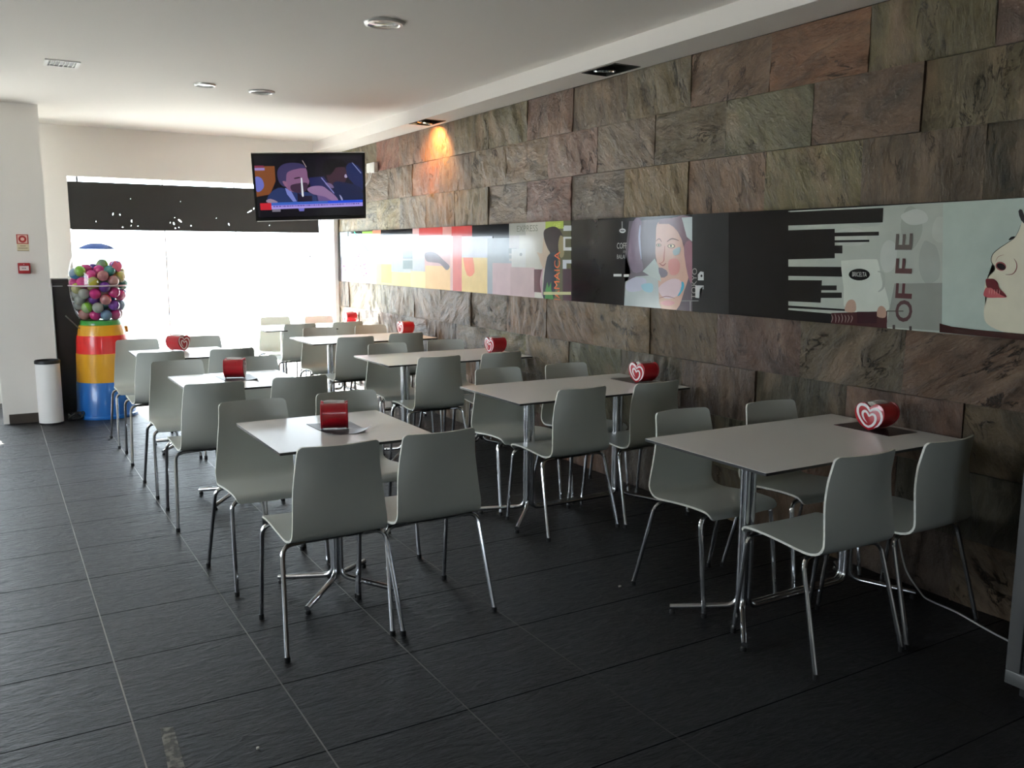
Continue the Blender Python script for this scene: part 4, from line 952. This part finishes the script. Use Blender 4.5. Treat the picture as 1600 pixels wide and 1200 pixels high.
for i, (sx_, sy_) in enumerate(SPOTS):
    t = empty('recessed_spotlight', (sx_, sy_, ZS))
    mb = MB()
    for (x0, x1, y0, y1) in ((-hx, -hx + .008, -hy, hy), (hx - .008, hx, -hy, hy), (-hx + .008, hx - .008, -hy, -hy + .008), (-hx + .008, hx - .008, hy - .008, hy)): mb.box(x0, x1, y0, y1, -0.004, 0.07)
    mb.box(-hx, hx, -hy, hy, 0.07, 0.075)
    mb.build('housing', mat('dark_grey_metal', (0.05, 0.05, 0.048, 1), 0.35, metal=.7), t, smooth=False)
    mb = MB(); mb.lathe([(0.072, -0.004), (0.074, 0.004), (0.066, 0.02), (0.045, 0.045), (0.022, 0.058)], 28, cap=False); mb.lathe([(0.072, -0.004), (0.066, -0.003), (0.060, 0.012), (0.038, 0.04), (0.018, 0.05)], 28, cap=False)
    for k in range(4): mb.tube([(0.05 * math.cos(2 * PI * q / 16) * (1 - k * .16), 0.05 * math.sin(2 * PI * q / 16) * (1 - k * .16), 0.015 + k * .01) for q in range(17)], 0.0016, 5, cap=False)
    h_ = mb.build('lamp_head', M_CHROME, t); h_.rotation_euler = (0.12, 0.12 if i == 1 else -0.1, 0); h_.location = (0, 0.06, 0)
    lit = (i == 1)
    mb = MB(); mb.lathe([(0.001, 0.0), (0.014, 0.003), (0.018, 0.012), (0.014, 0.022), (0.001, 0.03)], 16); lp = mb.build('bulb', emit_mat('warm_bulb', (1.0, 0.72, 0.38, 1), 60) if lit else mat('frosted_bulb', (0.6, 0.6, 0.58, 1), 0.3), h_)
    lab = ['unlit recessed spotlight with dark opening in the lowered ceiling edge', 'lit warm recessed spotlight in the lowered ceiling near the television', 'unlit recessed spotlight closest overhead'][i]
    tag(t, lab, 'spotlight', 'square recessed spotlights')
    if lit:
        d = bpy.data.lights.new('warm_spot', 'SPOT'); d.energy = 70; d.color = (1.0, 0.46, 0.14); d.spot_size = math.radians(125); d.spot_blend = 0.9; d.shadow_soft_size = 0.02
        so = bpy.data.objects.new('warm_spot', d); COL.objects.link(so); so.location = (sx_ - 0.01, sy_ + 0.06, ZS - 0.012)
        so.rotation_euler = (Vector((W, sy_ + 0.12, 2.42)) - so.location).to_track_quat('-Z', 'Y').to_euler()

# ------------------------------------------------------------------ pillar signs
sg = empty('fire_sign', (0.277, 8.926, 1.61)); mb = MB()
mb.box(-0.046, 0.046, 0, 0.004, -0.075, 0.07, 0, srgb(214, 204, 170))
mb.box(-0.046, 0.046, -0.001, 0.0, -0.012, 0.07, 0, srgb(170, 40, 38)); mb.box(-0.038, 0.038, -0.0018, -0.001, -0.006, 0.064, 0, srgb(226, 190, 176))
for r_, c_, yy in ((0.031, (170, 44, 40), -0.0024), (0.015, (226, 190, 176), -0.0030)):
    mb.prism([(r_ * math.cos(2 * PI * k / 24), 0.029 + r_ * math.sin(2 * PI * k / 24)) for k in range(24)], yy, yy + 0.0005, (0, 2, 1), 0, srgb(*c_))
for z, w_ in ((-0.030, 0.022), (-0.050, 0.036)): mb.box(-w_, w_, -0.0008, 0, z - 0.0022, z + 0.0022, 0, srgb(110, 90, 70))
mb.box(-0.046, 0.046, -0.001, 0, -0.075, -0.071, 0, srgb(110, 90, 70))
mb.build('sign_plate', attr_mat('printed_sign', 0.4), sg, smooth=False); tag(sg, 'small red and cream fire alarm sign on the white pillar, above the red box', 'sign')
sg = empty('fire_alarm_box', (0.272, 8.93, 1.385)); mb = MB(); mb.box(-0.048, 0.048, -0.045, 0, -0.046, 0.046); bevel(mb.build('casing', mat('red_alarm_plastic', (0.32, 0.012, 0.016, 1), 0.35), sg), .005)
mb = MB(); mb.box(-0.036, 0.036, -0.0465, -0.045, -0.02, 0.02, 0, srgb(226, 210, 208)); 
for x in (-0.014, -0.002, 0.010): mb.box(x - .004, x + .004, -0.0472, -0.0464, -0.004, 0.004, 0, srgb(90, 70, 80))
mb.build('press_plate', attr_mat('printed_sign'), sg, smooth=False)
mb = MB(); mb.tube([(0, -0.0475, 0.033), (0, -0.045, 0.033)], 0.004, 10); mb.build('indicator', mat('pink_lens', (.7, .4, .45, 1)), sg)
tag(sg, 'red square fire alarm call point on the white pillar', 'alarm')

# ------------------------------------------------------------------ bin, dark cabinet, cable heap
bn = empty('waste_bin', (0.392, 8.79, 0)); mb = MB()
mb.lathe([(0.1, 0.015), (0.1, 0.55), (0.094, 0.55), (0.094, 0.03), (0.001, 0.03)], 40, cap=False); mb.build('bin_body', mat('white_enamel', (0.90, 0.90, 0.89, 1), 0.35), bn)
mb = MB(); mb.lathe([(0.094, 0.545), (0.104, 0.545), (0.105, 0.565), (0.100, 0.575), (0.092, 0.572), (0.092, 0.50), (0.088, 0.50), (0.088, 0.56)], 40, cap=False); mb.build('bin_rim', M_BLACKP, bn)
mb = MB(); mb.lathe([(0.09, 0), (0.103, 0), (0.103, 0.016), (0.09, 0.016)], 40); mb.build('bin_base', M_BLACKP, bn)
tag(bn, 'white cylindrical waste bin with black rim in front of the pillar', 'waste bin')
cb = empty('dark_cabinet', (0.72, 9.45, 0)); mb = MB(); mb.box(-0.215, 0.17, -0.15, 0.15, 0.0, 1.235); bevel(mb.build('cabinet_body', mat('charcoal_panel', (0.028, 0.028, 0.03, 1), 0.45), cb), .004)
mb = MB(); mb.box(-0.222, 0.176, -0.157, 0.155, 1.235, 1.275); bevel(mb.build('cabinet_top', mat('charcoal_panel', (0.03, 0.03, 0.03, 1)), cb), .003)
mb = MB(); mb.box(-0.215, -0.13, -0.158, -0.150, 1.205, 1.214); mb.build('metal_strip', M_SILVER, cb, smooth=False)
tag(cb, 'plain charcoal cabinet standing between the pillar and the toy vending machine', 'cabinet')
mb = MB(); rc = random.Random(21); pts = []
for i in range(46):
    a = i * 0.9; r_ = 0.035 + 0.03 * rc.random(); pts.append((0.595 + r_ * math.cos(a) * 1.1, 8.84 + r_ * math.sin(a) * .8, 0.012 + 0.07 * rc.random() * (1 - abs(i - 23) / 30)))
mb.tube([(q.x, q.y, q.z) for q in spline(pts, 4)], 0.007, 6)
tag(mb.build('cable_bundle', M_BLACKP), 'tangled heap of black cable on the floor beside the vending machine base', 'cable')

# ------------------------------------------------------------------ toy capsule machine
MX, MY = 0.872, 8.99
vm = empty('capsule_vending_machine', (MX, MY, 0))
Y_ = mat('yellow_plastic', (0.72, 0.36, 0.015, 1), 0.3, coat=.3); R2_ = mat('bright_red_plastic', (0.75, 0.02, 0.02, 1), 0.3, coat=.3); B_ = mat('blue_plastic', (0.01, 0.13, 0.45, 1), 0.3, coat=.3); G_ = mat('green_plastic', (0.04, 0.30, 0.05, 1), 0.3, coat=.3)
def ring(name, prof, m_, par=vm):
    q = MB(); q.lathe(prof, 48); return q.build(name, m_, par)
ring('blue_base', [(0.272, 0.0), (0.275, 0.012), (0.272, 0.028), (0.258, 0.034), (0.255, 0.08), (0.245, 0.335), (0.243, 0.338)], B_)
ring('yellow_band', [(0.242, 0.338), (0.235, 0.53), (0.232, 0.60), (0.229, 0.602)], Y_)
ring('red_band', [(0.229, 0.602), (0.224, 0.70), (0.217, 0.765), (0.213, 0.767)], R2_)
ring('yellow_band', [(0.211, 0.767), (0.204, 0.81), (0.192, 0.858), (0.186, 0.862)], Y_)
ring('green_collar', [(0.170, 0.856), (0.182, 0.862), (0.182, 0.882), (0.172, 0.902), (0.162, 0.904)], G_)
q = MB(); q.box(0.19, 0.225, -0.03, 0.03, 0.78, 0.84); bevel(q.build('coin_lever', mat('orange_plastic', (.6, .25, .03, 1)), vm), .006)
q = MB(); q.tube([(-0.18, -0.05, 0.83), (-0.20, -0.06, 0.84), (-0.30, -0.08, 0.955)], 0.006, 8); q.build('thin_rod', M_SILVER, vm)
GP = [(0.162, 0.902), (0.19, 0.925), (0.220, 0.99), (0.240, 1.07), (0.252, 1.15), (0.256, 1.225), (0.254, 1.30), (0.244, 1.38), (0.222, 1.46), (0.19, 1.52), (0.150, 1.562)]
GPs = [(q.x, q.y) for q in spline(GP, 3)]
q = MB(); q.lathe(GPs, 48, cap=False); q.build('clear_globe', M_DOME, vm)
q = MB(); q.lathe([(0.256, 1.218), (0.262, 1.221), (0.262, 1.229), (0.256, 1.232)], 48, cap=False); q.build('globe_seam', mat('clear_seam', (0.55, 0.45, 0.50, 1), 0.2), vm)
ring('blue_cap', [(0.150, 1.555), (0.152, 1.562), (0.13, 1.578), (0.095, 1.594), (0.05, 1.606), (0.006, 1.61)], mat('cap_blue', (0.05, 0.12, 0.42, 1), .35))
q = MB(); q.prism([(0.10, 1.40), (0.125, 1.455), (0.150, 1.43), (0.165, 1.45), (0.185, 1.40), (0.17, 1.36), (0.15, 1.345), (0.13, 1.37)], -0.188, -0.186, (0, 2, 1)); q.build('price_sticker', mat('pink_sticker', (0.8, 0.15, 0.25, 1), .5), vm, smooth=False)
tag(vm, 'tall striped toy capsule vending machine with clear globe and blue lid', 'vending machine')
def gr(z):
    for (r0, z0), (r1, z1) in zip(GPs, GPs[1:]):
        if z0 <= z <= z1: return r0 + (r1 - r0) * (z - z0) / (z1 - z0)
    return 0.15
CR = 0.0505; rc = random.Random(4); balls = []
for i in range(90):
    for _ in range(60):
        z = rc.uniform(0.96, 1.38); r_ = (gr(z) - CR) * math.sqrt(rc.random()); a = rc.uniform(0, 2 * PI); balls.append([r_ * math.cos(a), r_ * math.sin(a), z]); break
for it in range(520):
    for bl in balls: bl[2] -= 0.0010 if it < 420 else 0
    for i in range(len(balls)):
        for j in range(i):
            A, B = balls[i], balls[j]; d = [A[k] - B[k] for k in range(3)]; l = math.sqrt(sum(x * x for x in d)) + 1e-9
            if l < 2 * CR:
                s_ = (2 * CR - l) / 2 / l
                for k in range(3): A[k] += d[k] * s_; B[k] -= d[k] * s_
    for bl in balls:
        bl[2] = max(bl[2], 0.905 + CR); m_ = max(0.02, gr(min(bl[2] + 0.0, 1.55)) - CR - 0.004)
        if bl[2] < 1.15: m_ -= 0.006
        r_ = math.hypot(bl[0], bl[1])
        if r_ > m_: bl[0] *= m_ / r_; bl[1] *= m_ / r_
pal = [('hot pink', (0.62, 0.03, 0.22)), ('lime green', (0.22, 0.50, 0.04)), ('purple', (0.16, 0.04, 0.30)), ('yellow', (0.60, 0.55, 0.06)), ('orange', (0.70, 0.28, 0.02)), ('sky blue', (0.03, 0.24, 0.50)), ('teal', (0.04, 0.22, 0.20)), ('dusty rose', (0.45, 0.22, 0.20)), ('clear grey', (0.36, 0.38, 0.34)), ('red', (0.60, 0.03, 0.04))]
wts = [22, 12, 12, 16, 8, 8, 8, 12, 10, 8]
cproto = {}
def make_capsule(ci):
    t = empty('toy_capsule')
    def hemi(s_): return [(CR * math.sin(PI / 2 * k / 8) * 0.985 if k else 0.0006, s_ * (CR * math.cos(PI / 2 * k / 8) * .985)) for k in range(9)]
    q = MB(); q.lathe(hemi(1)[::-1], 18, cap=False); q.build('capsule_lid', mat('capsule_%s' % pal[ci][0].replace(' ', '_'), (*pal[ci][1], 1), 0.22, coat=.4), t)
    c2 = tuple(min(1, 0.55 * x + 0.18) for x in pal[ci][1]) if ci % 2 else pal[ci][1]
    q = MB(); q.lathe(hemi(-1), 18, cap=False); q.build('capsule_cup', mat('capsule_cup_%s' % pal[ci][0].replace(' ', '_'), (*c2, 1), 0.22, coat=.4), t)
    return t
nb = 0
for bl in balls:
    if bl[2] > 1.50: continue
    ci = rc.choices(range(len(pal)), wts)[0]
    if ci not in cproto: o = make_capsule(ci); cproto[ci] = o
    else: o = dup(cproto[ci])
    o.location = (MX + bl[0], MY + bl[1], bl[2]); o.rotation_euler = (rc.uniform(0, 3), rc.uniform(0, 3), rc.uniform(0, 3))
    hz = 'top' if bl[2] > 1.29 else ('upper middle' if bl[2] > 1.18 else ('lower middle' if bl[2] > 1.06 else 'bottom'))
    hd = ('far side' if bl[1] > 0.05 else ('left' if bl[0] < -0.07 else ('right' if bl[0] > 0.07 else 'centre')))
    tag(o, '%s toy capsule at the %s of the pile in the globe, %s' % (pal[ci][0], hz, hd), 'toy capsule', 'toy capsules in the vending machine'); nb += 1
print('capsules', nb, 'z max', max(b_[2] for b_ in balls))

# ------------------------------------------------------------------ drinks cooler at the right edge, its cord, marks on the floor
fr = empty('display_cooler', (3.27, 1.24, 0)); FX, FY, FZ = 0.295, 0.365, 1.95
q = MB(); q.box(-FX + 0.03, FX, -FY, FY - 0.002, 0.07, FZ); bevel(q.build('cooler_cabinet', mat('dark_grey_steel', (0.045, 0.045, 0.045, 1), .45), fr), .004)
q = MB(); q.box(-FX + 0.05, FX - 0.02, -FY + 0.03, FY - 0.03, 0.0, 0.07); q.build('plinth', M_BLACKP, fr, smooth=False)
q = MB(); w_ = 0.05
for (y0, y1, z0, z1) in ((-FY, FY, 0.05, 0.05 + w_), (-FY, FY, FZ - w_, FZ), (-FY, -FY + w_, 0.05 + w_, FZ - w_), (FY - w_, FY, 0.05 + w_, FZ - w_)): q.box(-FX, -FX + 0.028, y0, y1, z0, z1)
dr = bevel(q.build('door_frame', mat('brushed_grey_frame', (0.17, 0.17, 0.165, 1), .38, metal=.5), fr), .003)
q = MB(); q.box(-FX + 0.008, -FX + 0.02, -FY + w_, FY - w_, 0.05 + w_, FZ - w_); q.build('door_glass', mat('dark_glass', (0.008, 0.009, 0.01, 1), .06), dr, smooth=False)
tag(fr, 'dark glass-door drinks cooler with grey metal frame at the right edge', 'cooler')
q = MB(); cpts = [(W - 0.03, 2.50, 0.30), (W - 0.035, 2.47, 0.2), (W - 0.04, 2.42, 0.08), (3.56, 2.33, 0.012), (3.52, 2.26, 0.008), (3.50, 2.12, 0.008), (3.455, 1.985, 0.008), (3.42, 1.87, 0.008), (3.40, 1.75, 0.01), (3.40, 1.60, 0.03)]
q.tube([(p.x, p.y, p.z) for p in spline(cpts, 6)], 0.0042, 8); tag(q.build('power_cord', mat('grey_white_cord', (0.5, 0.5, 0.48, 1), .5)), 'thin white power cord running over the dark floor from the stone wall to the cooler', 'cord')
def scrap(px, py, r_, label):
    c = at_z(px, py, 0.0); q = MB(); rs = random.Random(int(px)); pts = [(c.x + r_ * math.cos(2 * PI * k / 6) * rs.uniform(.5, 1.2), c.y + .6 * r_ * math.sin(2 * PI * k / 6) * rs.uniform(.5, 1.2)) for k in range(6)]
    q.prism(pts, 0.0005, 0.006); tag(q.build('paper_scrap', mat('scrap_paper', (0.7, 0.68, 0.62, 1), .8), smooth=False), label, 'litter')
scrap(968, 917, 0.009, 'tiny white scrap on the dark floor between the two nearest tables')
scrap(403, 1170, 0.006, 'tiny white crumb on the floor near the bottom edge of the view')
# worn pale patch on a tile
c0, c1, c2, c3 = at_z(250, 1138, 0), at_z(271, 1136, 0), at_z(290, 1203, 0), at_z(263, 1203, 0)
q = MB(); q.prism([(p.x, p.y) for p in (c0, c1, c2, c3)], 0.0004, 0.0012)
pm = bpy.data.materials.new('worn_tape_residue'); pm.use_nodes = True; nt = pm.node_tree; bs = nt.nodes['Principled BSDF']; bs.inputs['Base Color'].default_value = (0.24, 0.23, 0.20, 1); bs.inputs['Roughness'].default_value = .7
tc = nt.nodes.new('ShaderNodeTexCoord'); n_ = nt.nodes.new('ShaderNodeTexNoise'); n_.inputs['Scale'].default_value = 34; n_.inputs['Detail'].default_value = 8; nt.links.new(tc.outputs['Object'], n_.inputs[0])
r_ = nt.nodes.new('ShaderNodeMapRange'); r_.inputs[1].default_value = .30; r_.inputs[2].default_value = .62; r_.inputs[3].default_value = 0.1; r_.inputs[4].default_value = 0.85; nt.links.new(n_.outputs[0], r_.inputs[0]); nt.links.new(r_.outputs[0], bs.inputs['Alpha'])
tag(q.build('tape_residue', pm, smooth=False), 'pale worn strip of tape residue on the floor tile at the lower left', 'tape mark')
